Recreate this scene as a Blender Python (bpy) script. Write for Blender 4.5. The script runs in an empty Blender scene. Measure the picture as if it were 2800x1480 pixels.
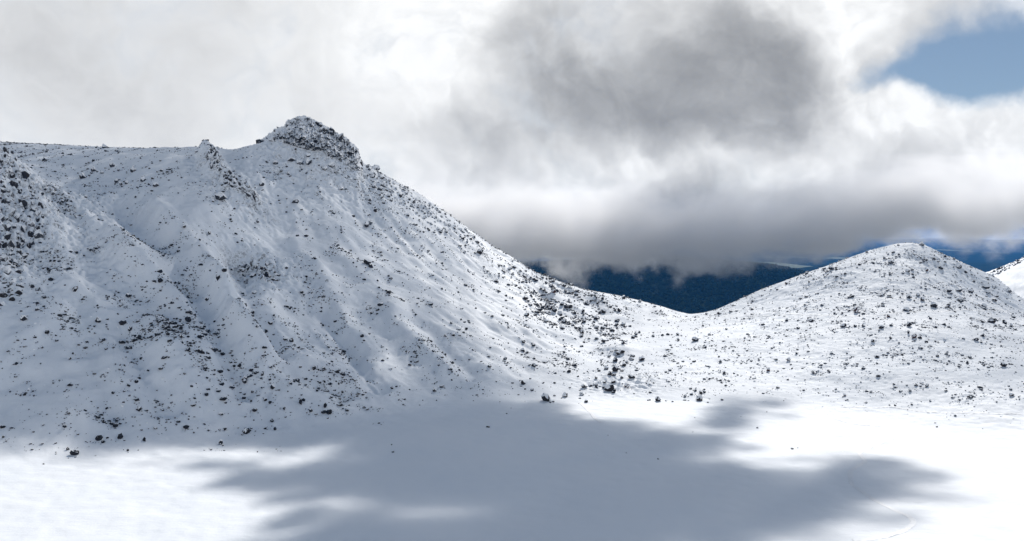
import bpy, bmesh, math, random
import numpy as np
from mathutils import Vector
R = math.radians
SC = bpy.context.scene
COL = SC.collection
rng = np.random.default_rng(7)
random.seed(7)

# ------------------------------------------------------------------ camera
W0, H0, HOR, CH = 2800.0, 1480.0, 640.0, 70.0       # photo size, horizon row, eye height above the lake
FOC = 2722.0                                          # focal length in photo pixels (35 mm on 36 mm)
cam_d = bpy.data.cameras.new('camera'); cam = bpy.data.objects.new('camera', cam_d); COL.objects.link(cam)
cam.location = (0, 0, CH); cam.rotation_euler = (R(90), 0, 0)
cam_d.sensor_width = 36.0; cam_d.lens = 36.0 * FOC / W0
cam_d.shift_y = -(H0 / 2 - HOR) / W0
cam_d.clip_start = 1.0; cam_d.clip_end = 120000.0
SC.camera = cam

# ------------------------------------------------------------------ render settings
SC.render.engine = 'CYCLES'
cy = SC.cycles
cy.use_denoising = True
cy.max_bounces = 6; cy.diffuse_bounces = 3; cy.glossy_bounces = 1; cy.transmission_bounces = 2
cy.volume_bounces = 3; cy.transparent_max_bounces = 32
cy.volume_step_rate = 1.0; cy.volume_max_steps = 128
cy.sample_clamp_indirect = 4.0
SC.view_settings.view_transform = 'Standard'; SC.view_settings.look = 'None'
SC.view_settings.gamma = 1.0; SC.view_settings.exposure = 0.0

# ------------------------------------------------------------------ sun direction
SUN_AZ, SUN_EL = 20.0, 37.0      # degrees to the right of the view direction, degrees above the horizon (back light)
LD = np.array([math.sin(R(SUN_AZ)) * math.cos(R(SUN_EL)), math.cos(R(SUN_AZ)) * math.cos(R(SUN_EL)), math.sin(R(SUN_EL))])
sun_d = bpy.data.lights.new('sun', 'SUN'); sun_o = bpy.data.objects.new('sun', sun_d); COL.objects.link(sun_o)
sun_d.energy = 4.5; sun_d.angle = R(0.5); sun_d.color = (1.0, 0.955, 0.895)
sun_o.rotation_euler = (-Vector(LD)).to_track_quat('-Z', 'Y').to_euler()
sun_o.location = (300, 600, 700)


# ------------------------------------------------------------------ node helpers
class V:
    """a value socket in a node tree with arithmetic"""
    def __init__(s, nt, x): s.nt = nt; s.x = x
    def _m(s, op, *a, clamp=False):
        n = s.nt.nodes.new('ShaderNodeMath'); n.operation = op; n.use_clamp = clamp
        for i, q in enumerate((s,) + a):
            if isinstance(q, V): s.nt.links.new(q.x, n.inputs[i])
            else: n.inputs[i].default_value = q
        return V(s.nt, n.outputs[0])
    def __add__(s, o): return s._m('ADD', o)
    __radd__ = __add__
    def __sub__(s, o): return s._m('SUBTRACT', o)
    def __rsub__(s, o): return (s * -1.0) + o
    def __mul__(s, o): return s._m('MULTIPLY', o)
    __rmul__ = __mul__
    def __truediv__(s, o): return s._m('DIVIDE', o)
    def pw(s, o): return s._m('POWER', o)
    def mx(s, o): return s._m('MAXIMUM', o)
    def mn(s, o): return s._m('MINIMUM', o)
    def fn(s, op): return s._m(op)
    def clamp(s): return s._m('ADD', 0.0, clamp=True)
    def smooth(s, a, b):
        n = s.nt.nodes.new('ShaderNodeMapRange'); n.interpolation_type = 'SMOOTHSTEP'
        s.nt.links.new(s.x, n.inputs['Value']); n.inputs['From Min'].default_value = a; n.inputs['From Max'].default_value = b
        return V(s.nt, n.outputs['Result'])

def vec_scale(nt, vec, sc):
    n = nt.nodes.new('ShaderNodeMapping'); nt.links.new(vec, n.inputs['Vector']); n.inputs['Scale'].default_value = sc
    return n.outputs['Vector']
def vec_add(nt, a, b):
    n = nt.nodes.new('ShaderNodeVectorMath'); n.operation = 'ADD'; nt.links.new(a, n.inputs[0])
    if isinstance(b, (tuple, list)): n.inputs[1].default_value = b
    else: nt.links.new(b, n.inputs[1])
    return n.outputs[0]
def noise(nt, vec, scale, detail=4, rough=0.5, dist=0.0, color=False):
    n = nt.nodes.new('ShaderNodeTexNoise'); nt.links.new(vec, n.inputs['Vector'])
    n.inputs['Scale'].default_value = scale; n.inputs['Detail'].default_value = detail
    n.inputs['Roughness'].default_value = rough; n.inputs['Distortion'].default_value = dist
    return n.outputs['Color'] if color else V(nt, n.outputs['Fac'])
def mixc(nt, f, a, b):
    n = nt.nodes.new('ShaderNodeMix'); n.data_type = 'RGBA'
    if isinstance(f, V): nt.links.new(f.x, n.inputs['Factor'])
    else: n.inputs['Factor'].default_value = f
    for q, k in ((a, 6), (b, 7)):
        if isinstance(q, (tuple, list)): n.inputs[k].default_value = tuple(q) + ((1,) if len(q) == 3 else ())
        else: nt.links.new(q, n.inputs[k])
    return n.outputs[2]

# ------------------------------------------------------------------ world: Nishita sky with a broken cloud deck
world = bpy.data.worlds.new('World'); SC.world = world; world.use_nodes = True
nt = world.node_tree; nt.nodes.clear()
out = nt.nodes.new('ShaderNodeOutputWorld'); bg = nt.nodes.new('ShaderNodeBackground')
nt.links.new(bg.outputs[0], out.inputs[0])
sky = nt.nodes.new('ShaderNodeTexSky'); sky.sky_type = 'NISHITA'; sky.sun_disc = False
sky.sun_elevation = R(SUN_EL); sky.sun_rotation = R(SUN_AZ); sky.altitude = 1900; sky.air_density = 1.0; sky.dust_density = 0.6; sky.ozone_density = 3.0
WS = 0.082
bg.inputs['Strength'].default_value = WS
tc = nt.nodes.new('ShaderNodeTexCoord'); D = tc.outputs['Generated']
sep = nt.nodes.new('ShaderNodeSeparateXYZ'); nt.links.new(D, sep.inputs[0])
dx, dy, dz = (V(nt, sep.outputs[i]) for i in range(3))
AZ = V(nt, dx._m('ARCTAN2', dy).x) * (180 / math.pi)       # degrees right of the view
EL = dz._m('ARCSINE') * (180 / math.pi)                    # degrees above the horizon
wn = noise(nt, D, 9.0, 6, 0.52, color=True)
wsub = nt.nodes.new('ShaderNodeVectorMath'); wsub.operation = 'MULTIPLY_ADD'; nt.links.new(wn, wsub.inputs[0])
wsub.inputs[1].default_value = (0.09, 0.09, 0.09); wsub.inputs[2].default_value = (-0.045, -0.045, -0.045)
DW = vec_add(nt, D, wsub.outputs[0])                       # warped direction
sep2 = nt.nodes.new('ShaderNodeSeparateXYZ'); nt.links.new(wsub.outputs[0], sep2.inputs[0])
AZW = AZ + V(nt, sep2.outputs[0]) * 75.0
ELW = EL + V(nt, sep2.outputs[2]) * 60.0
def az_el(px, py):
    u, v = (px - W0 / 2) / FOC, (HOR - py) / FOC
    return math.degrees(math.atan(u)), math.degrees(math.atan(v / math.hypot(1, u)))
def blob(px, py, rx, ry, rot=0.0):
    a, e = az_el(px, py); k = 180 / math.pi / FOC
    A, E = (AZW - a), (ELW - e)
    c, s = math.cos(R(rot)), math.sin(R(rot))
    p = (A * c + E * s) * (1 / (rx * k)); q = (E * c - A * s) * (1 / (ry * k))
    return (p * p + q * q) * -0.5
def gsum(lst, flat=False):
    t = None
    for (px, py, rx, ry, w, *r) in lst:
        g = blob(px, py, rx, ry, r[0] if r else 0.0)
        if flat: g = g * g * -1.0
        g = g.fn('EXPONENT') * w
        t = g if t is None else t + g
    return t
nbig = noise(nt, D, 5.0, 3, 0.5)
nmid = noise(nt, vec_scale(nt, DW, (1, 1, 1.15)), 11.0, 8, 0.55)
# light on the billows: how much denser the cloud gets away from the sun
off = vec_add(nt, DW, (0.012, 0.0, 0.020))
nlit = noise(nt, vec_scale(nt, off, (1, 1, 1.15)), 11.0, 8, 0.55)
puff = (noise(nt, DW, 15.0, 3, 0.5) - 0.5).fn('ABSOLUTE') * 3.0                       # rounded billows
puff_l = (noise(nt, vec_add(nt, DW, (0.007, 0.0, 0.012)), 15.0, 3, 0.5) - 0.5).fn('ABSOLUTE') * 3.0
relief = nmid - nlit + (puff - puff_l) * 0.5
cover = gsum([(2640, 165, 150, 85, -0.86, -8), (2440, 222, 120, 38, -0.72), (2780, 110, 110, 110, -0.5), (2640, 280, 90, 36, -0.45),
              (2290, 90, 120, 150, 0.6), (2440, 400, 150, 90, 0.8), (2730, 420, 170, 80, 0.5), (2450, 40, 90, 60, 0.15)])
high = EL.smooth(13.5, 33.0)
alpha = (cover + 0.92 + (nbig - 0.5) * 0.3 + (nmid - 0.5) * 1.25 + (puff - 0.35) * 0.3 - high * 1.0).smooth(-0.04, 0.92)
# thickness of the cloud: thin edges let the sun through and are white, thick cores are grey
thick = gsum([(1850, 180, 330, 150, 0.95, -4), (2140, 200, 170, 150, 0.55), (1560, 290, 210, 70, 0.6, 12), (1490, 100, 110, 110, 0.5), (1340, 400, 140, 80, 0.35), (2060, 370, 220, 50, 0.45, -8),
              (1960, 610, 300, 70, 1.15), (1700, 640, 120, 60, 0.55), (1890, 520, 95, 50, 0.6), (2190, 600, 160, 60, 0.5)], flat=True) \
      + gsum([(2470, 500, 90, 90, 0.75), (2390, 580, 110, 40, 0.4), (0, 60, 330, 230, 0.42), (520, 190, 260, 200, 0.20), (2470, 90, 110, 100, 0.42), (1050, 330, 160, 90, 0.12), (2700, 560, 150, 60, 0.15),
              (1760, 70, 120, 50, -0.45), (2320, 130, 75, 120, -0.85), (2430, 350, 110, 60, -0.4), (1200, 120, 150, 130, -0.2)])
tex = (nmid - 0.5) * 2.9 + (puff - 0.35) * 0.3
thick = (thick * (tex + 0.85).mx(0.12) + (tex * 0.07 + 0.10) + (nbig - 0.5) * 0.25 - relief * (AZ.smooth(-14.0, 8.0) * 0.75 + 0.25)).mx(0.0) + high * 0.35
lum = (thick * -1.0).fn('EXPONENT')
ccol = mixc(nt, lum, (0.17 / WS, 0.18 / WS, 0.20 / WS), (1.02 / WS, 1.03 / WS, 1.035 / WS))
skyc = mixc(nt, 0.5, sky.outputs[0], (0.16 / WS, 0.22 / WS, 0.28 / WS))
final = mixc(nt, alpha, skyc, ccol)
nt.links.new(final, bg.inputs['Color'])
world.cycles.sampling_method = 'MANUAL'; world.cycles.sample_map_resolution = 512

# ------------------------------------------------------------------ materials
MATS = {}
def new_mat(name):
    m = bpy.data.materials.new(name); m.use_nodes = True; nt = m.node_tree
    p = nt.nodes['Principled BSDF']; MATS[name] = m
    return m, nt, p
def pos(nt):
    return nt.nodes.new('ShaderNodeNewGeometry')
def bump(nt, p, h, strength, dist):
    b = nt.nodes.new('ShaderNodeBump'); b.inputs['Strength'].default_value = strength; b.inputs['Distance'].default_value = dist
    nt.links.new(h.x, b.inputs['Height']); nt.links.new(b.outputs[0], p.inputs['Normal'])
    return b

SNOW = (0.86, 0.875, 0.90)
def make_snow(name, sc, amt, rocky):
    m, nt, p = new_mat(name)
    g = pos(nt); P = g.outputs['Position']
    p.inputs['Roughness'].default_value = 0.75; p.inputs['Specular IOR Level'].default_value = 0.2
    n1 = noise(nt, P, sc, 6, 0.62)
    n2 = noise(nt, vec_scale(nt, P, (0.35, 1.6, 1.6)), sc * 1.7, 4, 0.6)       # wind crust stretched across the slope
    base = mixc(nt, noise(nt, P, 0.02, 3).smooth(0.3, 0.7), (0.82, 0.855, 0.90), (0.85, 0.875, 0.91))
    if rocky:
        at = nt.nodes.new('ShaderNodeAttribute'); at.attribute_name = 'rock'
        sx = nt.nodes.new('ShaderNodeSeparateXYZ'); nt.links.new(g.outputs['Normal'], sx.inputs[0])
        nz = V(nt, sx.outputs[2]); rk = V(nt, at.outputs['Fac'])
        grit = noise(nt, P, 0.9, 5, 0.7)
        f = (rk * (grit.smooth(0.40, 0.62)) * (1.0 - nz.smooth(0.42, 0.66))).clamp()
        rc = mixc(nt, noise(nt, P, 0.5, 4), (0.022, 0.021, 0.022), (0.06, 0.052, 0.048))
        base = mixc(nt, f, base, rc)
    nt.links.new(base, p.inputs['Base Color'])
    bump(nt, p, n1 * 0.6 + n2 * 0.4, amt, 0.5)
    return m
M_SLOPE = make_snow('snow_slope', 0.7, 0.28, True)
M_HILL = make_snow('snow_hill', 0.6, 0.36, True)
M_LAKE = make_snow('snow_flat', 0.35, 0.5, False)

def make_rock(name, dark, light, lo, hi, frost):
    """dark volcanic rock; snow lies on faces that look up, rime clings where the noise lets it"""
    m, nt, p = new_mat(name)
    g = pos(nt); P = g.outputs['Position']
    p.inputs['Roughness'].default_value = 0.9; p.inputs['Specular IOR Level'].default_value = 0.15
    sx = nt.nodes.new('ShaderNodeSeparateXYZ'); nt.links.new(g.outputs['Normal'], sx.inputs[0])
    nz = V(nt, sx.outputs[2])
    n = noise(nt, P, 1.1, 5, 0.65)
    f = (nz + (n - 0.5) * 1.1 + frost).smooth(lo, hi)
    rc = mixc(nt, noise(nt, P, 0.7, 4), dark, light)
    nt.links.new(mixc(nt, f, rc, SNOW), p.inputs['Base Color'])
    bump(nt, p, noise(nt, P, 2.2, 5, 0.7), 0.6, 0.35)
    return m
M_ROCK = make_rock('basalt', (0.016, 0.015, 0.016), (0.05, 0.042, 0.038), 0.55, 0.72, -0.02)
M_BARE = make_rock('bare_basalt', (0.014, 0.014, 0.016), (0.042, 0.038, 0.037), 0.74, 0.92, -0.02)
M_RED = make_rock('red_scoria', (0.045, 0.02, 0.014), (0.10, 0.045, 0.03), 0.62, 0.80, -0.05)
M_RIME = make_rock('rimed_rock', (0.020, 0.021, 0.024), (0.07, 0.068, 0.07), 0.04, 0.54, 0.15)
m, nt, p = new_mat('snow_cap'); M_CAP = m
p.inputs['Base Color'].default_value = (*SNOW, 1); p.inputs['Roughness'].default_value = 0.7
bump(nt, p, noise(nt, pos(nt).outputs['Position'], 2.0, 3), 0.3, 0.2)

# ------------------------------------------------------------------ small tools
def link(name, me, mat=None, parent=None):
    o = bpy.data.objects.new(name, me); COL.objects.link(o)
    if mat is not None and not me.materials: me.materials.append(mat)
    if parent is not None: o.parent = parent
    return o
def tag(o, label=None, cat=None, group=None, kind=None):
    if label: o['label'] = label
    if cat: o['category'] = cat
    if group: o['group'] = group
    if kind: o['kind'] = kind
    return o
def np_mesh(name, co, faces, smooth=True):
    """mesh from numpy arrays; faces (n,3) or (n,4)"""
    me = bpy.data.meshes.new(name)
    co = np.asarray(co, np.float32); faces = np.asarray(faces, np.int32); k = faces.shape[1]
    me.vertices.add(len(co)); me.vertices.foreach_set('co', co.ravel())
    me.loops.add(faces.size); me.loops.foreach_set('vertex_index', faces.ravel())
    me.polygons.add(len(faces)); me.polygons.foreach_set('loop_start', np.arange(0, faces.size, k, dtype=np.int32))
    me.polygons.foreach_set('use_smooth', np.full(len(faces), smooth))
    me.update(calc_edges=True)
    return me
def fft_noise(shape, lo, hi, beta, seed, step=1.0):
    """band-limited noise on a grid, wavelengths lo..hi metres, unit variance"""
    g = np.random.default_rng(seed).standard_normal(shape)
    F = np.fft.rfft2(g)
    k = np.hypot(np.fft.fftfreq(shape[0], step)[:, None], np.fft.rfftfreq(shape[1], step)[None, :]) + 1e-9
    w = k ** (-beta); w *= 1 / (1 + (k * lo) ** 6) * (1 - np.exp(-(k * hi) ** 2))
    r = np.fft.irfft2(F * w, s=shape); return (r - r.mean()) / r.std()

# ================================================================== TERRAIN
def XYZ(px, py, Y):
    return np.array([(px - W0 / 2) / FOC * Y, Y, CH + (HOR - py) / FOC * Y])
# photo column, photo row, distance in metres: the skeleton of the ground
CP = [
 # left mountain: skyline and plateau
 (-500, 380, 830), (-200, 384, 825), (0, 388, 820), (140, 394, 812), (290, 401, 800), (430, 404, 780), (560, 407, 740),
 (640, 407, 668), (715, 390, 645), (770, 362, 636), (831, 338, 632), (900, 380, 636), (960, 418, 640), (1030, 465, 645), (1150, 532, 650), (1250, 600, 655), (1340, 667, 660),
 (1400, 702, 664), (1460, 742, 665), (1600, 792, 660), (1750, 822, 648), (1850, 850, 632), (1886, 858, 622),
 # bowl under the plateau
 (60, 418, 690), (200, 428, 650), (200, 470, 600), (200, 540, 548), (320, 430, 630), (300, 470, 592), (300, 540, 545), (320, 610, 512), (450, 424, 600), (450, 455, 574), (450, 500, 546), (450, 570, 514), (450, 640, 486),
 (520, 640, 486), (520, 570, 512), (560, 430, 588), (578, 412, 600), (600, 470, 566), (640, 540, 542), (560, 500, 545),
 # main face under the crag
 (800, 450, 600), (900, 520, 590), (900, 620, 552), (800, 620, 545), (700, 620, 530), (1000, 620, 572), (1000, 800, 492), (1100, 720, 545), (1150, 900, 468), (1100, 1000, 436),
 (1250, 800, 540), (1250, 950, 462), (1350, 1000, 455), (1400, 850, 545), (1450, 950, 500), (1550, 900, 548), (1500, 830, 598), (800, 760, 490), (760, 840, 458),
 # left buttress
 (-300, 380, 500), (0, 403, 520), (50, 450, 512), (110, 545, 495), (170, 575, 500), (230, 600, 506), (0, 600, 452), (0, 800, 402), (150, 700, 452), (60, 720, 436), (0, 1000, 358), (-300, 900, 370), (-300, 650, 430), (200, 1000, 364),
 (300, 850, 408), (330, 700, 455), (450, 1000, 370), (444, 803, 438), (514, 867, 422), (600, 1050, 370), (200, 1120, 338), (600, 1140, 356),
 # fan crest and the gully behind it
 (615, 761, 440), (650, 844, 416), (690, 892, 406), (751, 945, 399), (820, 977, 397), (876, 1005, 396), (933, 1026, 397), (1038, 1062, 400), (1150, 1090, 408),
 (700, 872, 432), (770, 925, 428), (850, 962, 426), (930, 1005, 426), (560, 720, 462), (640, 700, 490), (800, 1080, 378), (950, 1085, 388),
 # notch floor
 (1680, 1000, 478), (1700, 930, 532), (1790, 875, 592), (1650, 1060, 440), (1600, 1010, 470), (1780, 1010, 470), (1850, 940, 520),
 # right hill
 (1960, 846, 625), (2080, 792, 630), (2200, 748, 635), (2330, 702, 640), (2420, 674, 640), (2500, 666, 640), (2560, 692, 640), (2640, 730, 640), (2700, 750, 640), (2760, 790, 640), (2850, 840, 640), (3050, 900, 640), (3300, 850, 640),
 (2000, 1000, 468), (2100, 900, 528), (2250, 800, 580), (2250, 1000, 448), (2490, 760, 575), (2490, 900, 480), (2490, 1040, 414), (2700, 850, 555), (2700, 960, 450), (2700, 1100, 382), (2900, 1000, 415), (3100, 1000, 400), (2650, 780, 600),
 # far right ridge behind the hill
 (2650, 770, 900), (2700, 749, 900), (2750, 726, 900), (2800, 703, 900), (2900, 660, 900), (3200, 560, 900), (2800, 780, 790), (2720, 790, 800), (2950, 770, 780),
]
pts = [XYZ(*c) for c in CP]
# the lake bed (kept below zero so the water level cuts a clean flat) and the backs of the ridges
for (x, y, z) in [(-300, 290, -7), (-180, 300, -7), (-100, 325, -7), (-40, 350, -7), (20, 385, -5), (70, 392, -5), (110, 370, -7), (160, 340, -7), (200, 310, -7), (-250, 200, -8), (-100, 200, -8), (0, 260, -8), (100, 220, -8), (250, 200, -8), (330, 280, -5), (0, 120, -8), (-200, 100, -8), (200, 100, -8), (-340, 330, -1), (-200, 322, -1)]:
    pts.append(np.array([x, y, z], float))
for (px, Y, z) in [(-200, 1050, 150), (300, 1050, 140), (600, 1000, 110), (720, 800, 100), (831, 740, 95), (950, 740, 70), (1100, 750, 50), (1300, 760, 20), (1500, 760, -5), (1700, 750, -20), (1900, 730, -25), (2100, 740, -10), (2300, 740, 10), (2500, 730, 25), (2620, 760, 8), (2750, 720, 12), (1500, 950, -90), (1900, 950, -100), (2300, 950, -70), (1100, 950, -30), (2650, 1050, -40), (2900, 1050, 10), (850, 950, 30), (3200, 1050, 60)]:
    pts.append(np.array([(px - W0 / 2) / FOC * Y, Y, z], float))
pts = np.array(pts)
S = 100.0
def tps_fit(p, lam):
    n = len(p); q = p[:, :2] / S
    r2 = ((q[:, None] - q[None]) ** 2).sum(-1)
    K = 0.5 * r2 * np.log(r2 + 1e-12); K[np.diag_indices(n)] = lam
    A = np.zeros((n + 3, n + 3)); A[:n, :n] = K
    A[:n, n] = 1; A[:n, n + 1:] = q; A[n, :n] = 1; A[n + 1:, :n] = q.T
    b = np.zeros(n + 3); b[:n] = p[:, 2]
    return q, np.linalg.solve(A, b)
def tps_eval(fit, X, Y):
    q, w = fit; n = len(q); out = np.empty(X.size); xs = X.ravel() / S; ys = Y.ravel() / S
    for i in range(0, X.size, 60000):
        a, b = xs[i:i + 60000], ys[i:i + 60000]
        r2 = (a[:, None] - q[None, :, 0]) ** 2 + (b[:, None] - q[None, :, 1]) ** 2
        out[i:i + 60000] = (0.5 * r2 * np.log(r2 + 1e-12)) @ w[:n] + w[n] + w[n + 1] * a + w[n + 2] * b
    return out.reshape(X.shape)
fit = tps_fit(pts, 0.004)
# plan grid, 1 m
GX0, GX1, GY0, GY1 = -700, 700, 60, 1060
gx = np.arange(GX0, GX1 + 1.0); gy = np.arange(GY0, GY1 + 1.0)
cx4, cy4 = np.arange(GX0, GX1 + 4.0, 4.0), np.arange(GY0, GY1 + 4.0, 4.0)
C4 = tps_eval(fit, *np.meshgrid(cx4, cy4))
def bil(A, fx, fy):
    fx = np.clip(fx, 0, A.shape[1] - 1.001); fy = np.clip(fy, 0, A.shape[0] - 1.001)
    ix = fx.astype(np.int32); iy = fy.astype(np.int32); tx = fx - ix; ty = fy - iy
    return (A[iy, ix] * (1 - tx) + A[iy, ix + 1] * tx) * (1 - ty) + (A[iy + 1, ix] * (1 - tx) + A[iy + 1, ix + 1] * tx) * ty
def cub(A, fx, fy):
    """Catmull-Rom sampling, smooth enough not to show the 4 m grid"""
    fx = np.clip(fx, 1, A.shape[1] - 3.001); fy = np.clip(fy, 1, A.shape[0] - 3.001)
    ix = fx.astype(np.int32); iy = fy.astype(np.int32); t = fx - ix; u = fy - iy
    wx = [-.5*t+t*t-.5*t**3, 1-2.5*t*t+1.5*t**3, .5*t+2*t*t-1.5*t**3, -.5*t*t+.5*t**3]
    wy = [-.5*u+u*u-.5*u**3, 1-2.5*u*u+1.5*u**3, .5*u+2*u*u-1.5*u**3, -.5*u*u+.5*u**3]
    o = 0
    for j in range(4):
        r = 0
        for i in range(4): r = r + wx[i] * A[iy + j - 1, ix + i - 1]
        o = o + wy[j] * r
    return o
MX, MY = np.meshgrid(gx, gy)
G = cub(C4, (MX - GX0) / 4, (MY - GY0) / 4)

def cast(G, px, py, y0=185.0):
    """where the sight line through a photo pixel first meets the ground grid"""
    Y = np.arange(y0, 1040.0, 0.5); X = (px - W0 / 2) / FOC * Y
    z = bil(G, X - GX0, Y - GY0); ray = CH + (HOR - py) / FOC * Y
    h = np.nonzero(z >= ray)[0]
    if len(h) == 0: return None
    i = h[0]; return np.array([X[i], Y[i], max(z[i], 0.0)])
def seg_dist(X, Y, poly):
    d = np.full(X.shape, 1e9)
    for (a, b) in zip(poly[:-1], poly[1:]):
        v = b - a; t = np.clip(((X - a[0]) * v[0] + (Y - a[1]) * v[1]) / (v @ v), 0, 1)
        d = np.minimum(d, np.hypot(X - a[0] - t * v[0], Y - a[1] - t * v[1]))
    return d
def poly_sd(X, Y, poly):
    d = seg_dist(X, Y, list(poly) + [poly[0]]); ins = np.zeros(X.shape, bool); j = len(poly) - 1
    for i in range(len(poly)):
        (xi, yi), (xj, yj) = poly[i], poly[j]
        cnd = (yi > Y) != (yj > Y)
        with np.errstate(divide='ignore', invalid='ignore'): xx = (xj - xi) * (Y - yi) / (yj - yi) + xi
        ins ^= cnd & (X < xx); j = i
    return np.where(ins, d, -d)
# ribs (+) and gullies (-) read off the photograph: photo polyline, height, half width
LINES = [
 ([(217, 565), (272, 610), (330, 680), (444, 803), (514, 867)], 2.6, 6.0),
 ([(550, 690), (615, 765), (650, 848), (690, 896), (751, 949), (820, 981), (876, 1009), (933, 1030)], 2.2, 5.0),
 ([(470, 640), (530, 720), (560, 826), (597, 881), (620, 937), (635, 990), (660, 1050)], -3.0, 6.5),
 ([(330, 560), (400, 640), (470, 730), (520, 800)], -1.8, 6.0),
 ([(420, 560), (480, 650), (520, 720), (560, 770)], 1.8, 5.0),
 ([(650, 700), (672, 790), (712, 872), (780, 935), (850, 968), (930, 1008)], -4.2, 7.0),
 ([(799, 662), (844, 719), (892, 783), (925, 876), (981, 933)], 1.5, 6.0),
 ([(888, 844), (925, 900), (961, 949), (985, 1005), (1038, 1054)], -1.6, 4.0),
 ([(1155, 876), (1223, 957), (1288, 1034)], -1.4, 5.0),
 ([(1080, 880), (1150, 950), (1220, 1020)], 1.3, 6.0),
 ([(930, 700), (1000, 760), (1080, 850)], 1.2, 7.0),
 ([(330, 900), (380, 980), (420, 1060), (450, 1120)], -1.4, 5.0),
 ([(420, 880), (480, 980), (530, 1060), (560, 1120)], 1.2, 5.0),
 ([(200, 820), (240, 930), (270, 1030), (290, 1120)], -1.1, 6.0),
 ([(100, 560), (140, 640), (170, 720), (190, 800)], 1.8, 6.0),
 ([(170, 545), (230, 600), (255, 640)], 2.0, 4.0),
 ([(560, 420), (590, 470), (640, 520), (690, 545)], 3.0, 5.0),
 ([(640, 440), (700, 520), (760, 620), (800, 680)], -1.0, 9.0),
 ([(1430, 730), (1500, 800), (1600, 880), (1670, 960)], 0.8, 10.0),
]
for (poly, h, w) in LINES:
    P = [cast(G, *q) for q in poly]; P = [q[:2] for q in P if q is not None]
    if len(P) > 1:
        x0 = int(max(0, min(q[0] for q in P) - 5 * w - GX0)); x1 = int(max(q[0] for q in P) + 5 * w - GX0)
        y0 = int(max(0, min(q[1] for q in P) - 5 * w - GY0)); y1 = int(max(q[1] for q in P) + 5 * w - GY0)
        d = seg_dist(MX[y0:y1, x0:x1], MY[y0:y1, x0:x1], P)
        G[y0:y1, x0:x1] += 2.3 * h * np.exp(-(d / w) ** 2)
# striations along the fall line (line integral of noise down the slope)
gyv, gxv = np.gradient(G)
sl = np.hypot(gxv, gyv) + 1e-6; ux, uy = gxv / sl, gyv / sl
ux2, uy2 = ux[::2, ::2].copy(), uy[::2, ::2].copy(); LXi, LYi = np.meshgrid(np.arange(ux2.shape[1], dtype=float), np.arange(ux2.shape[0], dtype=float))
def lic(src, n, step):
    acc = src.copy()
    for sgn in (1, -1):
        fx, fy = LXi.copy(), LYi.copy()
        for _ in range(n):
            ix = np.clip(fx + .5, 0, ux2.shape[1] - 1).astype(np.int32); iy = np.clip(fy + .5, 0, ux2.shape[0] - 1).astype(np.int32)
            fx += sgn * ux2[iy, ix] * step / 2; fy += sgn * uy2[iy, ix] * step / 2
            acc += bil(src, fx, fy)
    acc = bil(acc, (MX - GX0) / 2, (MY - GY0) / 2)
    acc -= acc.mean(); return acc / acc.std()
L1 = lic(fft_noise(ux2.shape, 5.0, 24.0, 0.6, 11, 2.0), 14, 3.0)
L2 = lic(fft_noise(ux2.shape, 3.5, 9.0, 0.4, 12, 2.0), 9, 2.0)
B0 = fft_noise(G.shape, 20.0, 120.0, 1.6, 15); B1 = fft_noise(G.shape, 6.0, 90.0, 1.6, 13); B2 = fft_noise(G.shape, 2.0, 12.0, 1.0, 14)
steep = np.clip((sl - 0.12) / 0.4, 0, 1)
left = 1 / (1 + np.exp((MX - (20 + (MY - 420) * 0.55)) / 18.0))       # 1 on the mountain, 0 on the right hill
G += steep * (left * (0.34 * L1 * (0.6 + 0.5 * B0) + 0.05 * L2) + (1 - left) * (0.14 * L1 + 0.08 * L2)) + np.clip(sl / 0.3, 0, 1) * (0.9 * B1 * (0.5 + 0.5 * left) + (0.13 - 0.08 * left) * B2)

# the skyline, nudged to the photograph's
SKY_L = [(-600, 382), (0, 389), (140, 395), (290, 402), (430, 406), (560, 408), (640, 409), (690, 397), (715, 390), (745, 372), (770, 357), (800, 341), (831, 333), (860, 338), (900, 362), (960, 402), (980, 420), (992, 446), (1030, 466), (1090, 500), (1150, 532), (1200, 566), (1250, 602), (1300, 638), (1340, 668),
         (1400, 703), (1460, 742), (1530, 770), (1600, 792), (1680, 806), (1750, 822), (1810, 838), (1850, 851), (1886, 859), (1920, 856), (1960, 846), (2020, 820), (2080, 792), (2140, 770), (2200, 748), (2265, 726), (2330, 702), (2380, 684), (2420, 674), (2455, 666), (2490, 664), (2527, 669), (2556, 683), (2584, 697), (2612, 708), (2645, 724), (2697, 746), (2725, 760), (2749, 780), (2774, 800), (2800, 818), (3300, 900)]
RID = [(-600, 825), (0, 820), (430, 780), (560, 735), (610, 690), (660, 655), (715, 645), (831, 632), (1150, 650), (1460, 665), (1750, 648), (1886, 622), (2100, 632), (2500, 640), (3300, 640)]
sp, sr = np.array(SKY_L, float).T; rp, rd = np.array(RID, float).T
for it in range(4):
    cols = np.arange(-300.0, 3100.0, 8.0); dzs = []; ys = []
    for c in cols:
        yr = np.interp(c, rp, rd); Y = np.arange(yr - 70, yr + 70, 1.0); X = (c - W0 / 2) / FOC * Y
        rows = HOR - (bil(G, X - GX0, Y - GY0) - CH) / Y * FOC
        i = rows.argmin(); dzs.append((rows[i] - np.interp(c, sp, sr)) / FOC * Y[i]); ys.append(Y[i])
    dzs = np.convolve(np.pad(dzs, 1, 'edge'), [.25, .5, .25], 'valid')
    PXc = W0 / 2 + MX / MY * FOC
    dcol = np.interp(PXc, cols, dzs); yc = np.interp(PXc, cols, np.convolve(np.pad(ys, 4, 'edge'), np.ones(9) / 9, 'valid'))
    G += dcol * np.exp(-((MY - yc) / 45.0) ** 2)
print('skyline residual m', np.abs(dzs).max())
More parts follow.
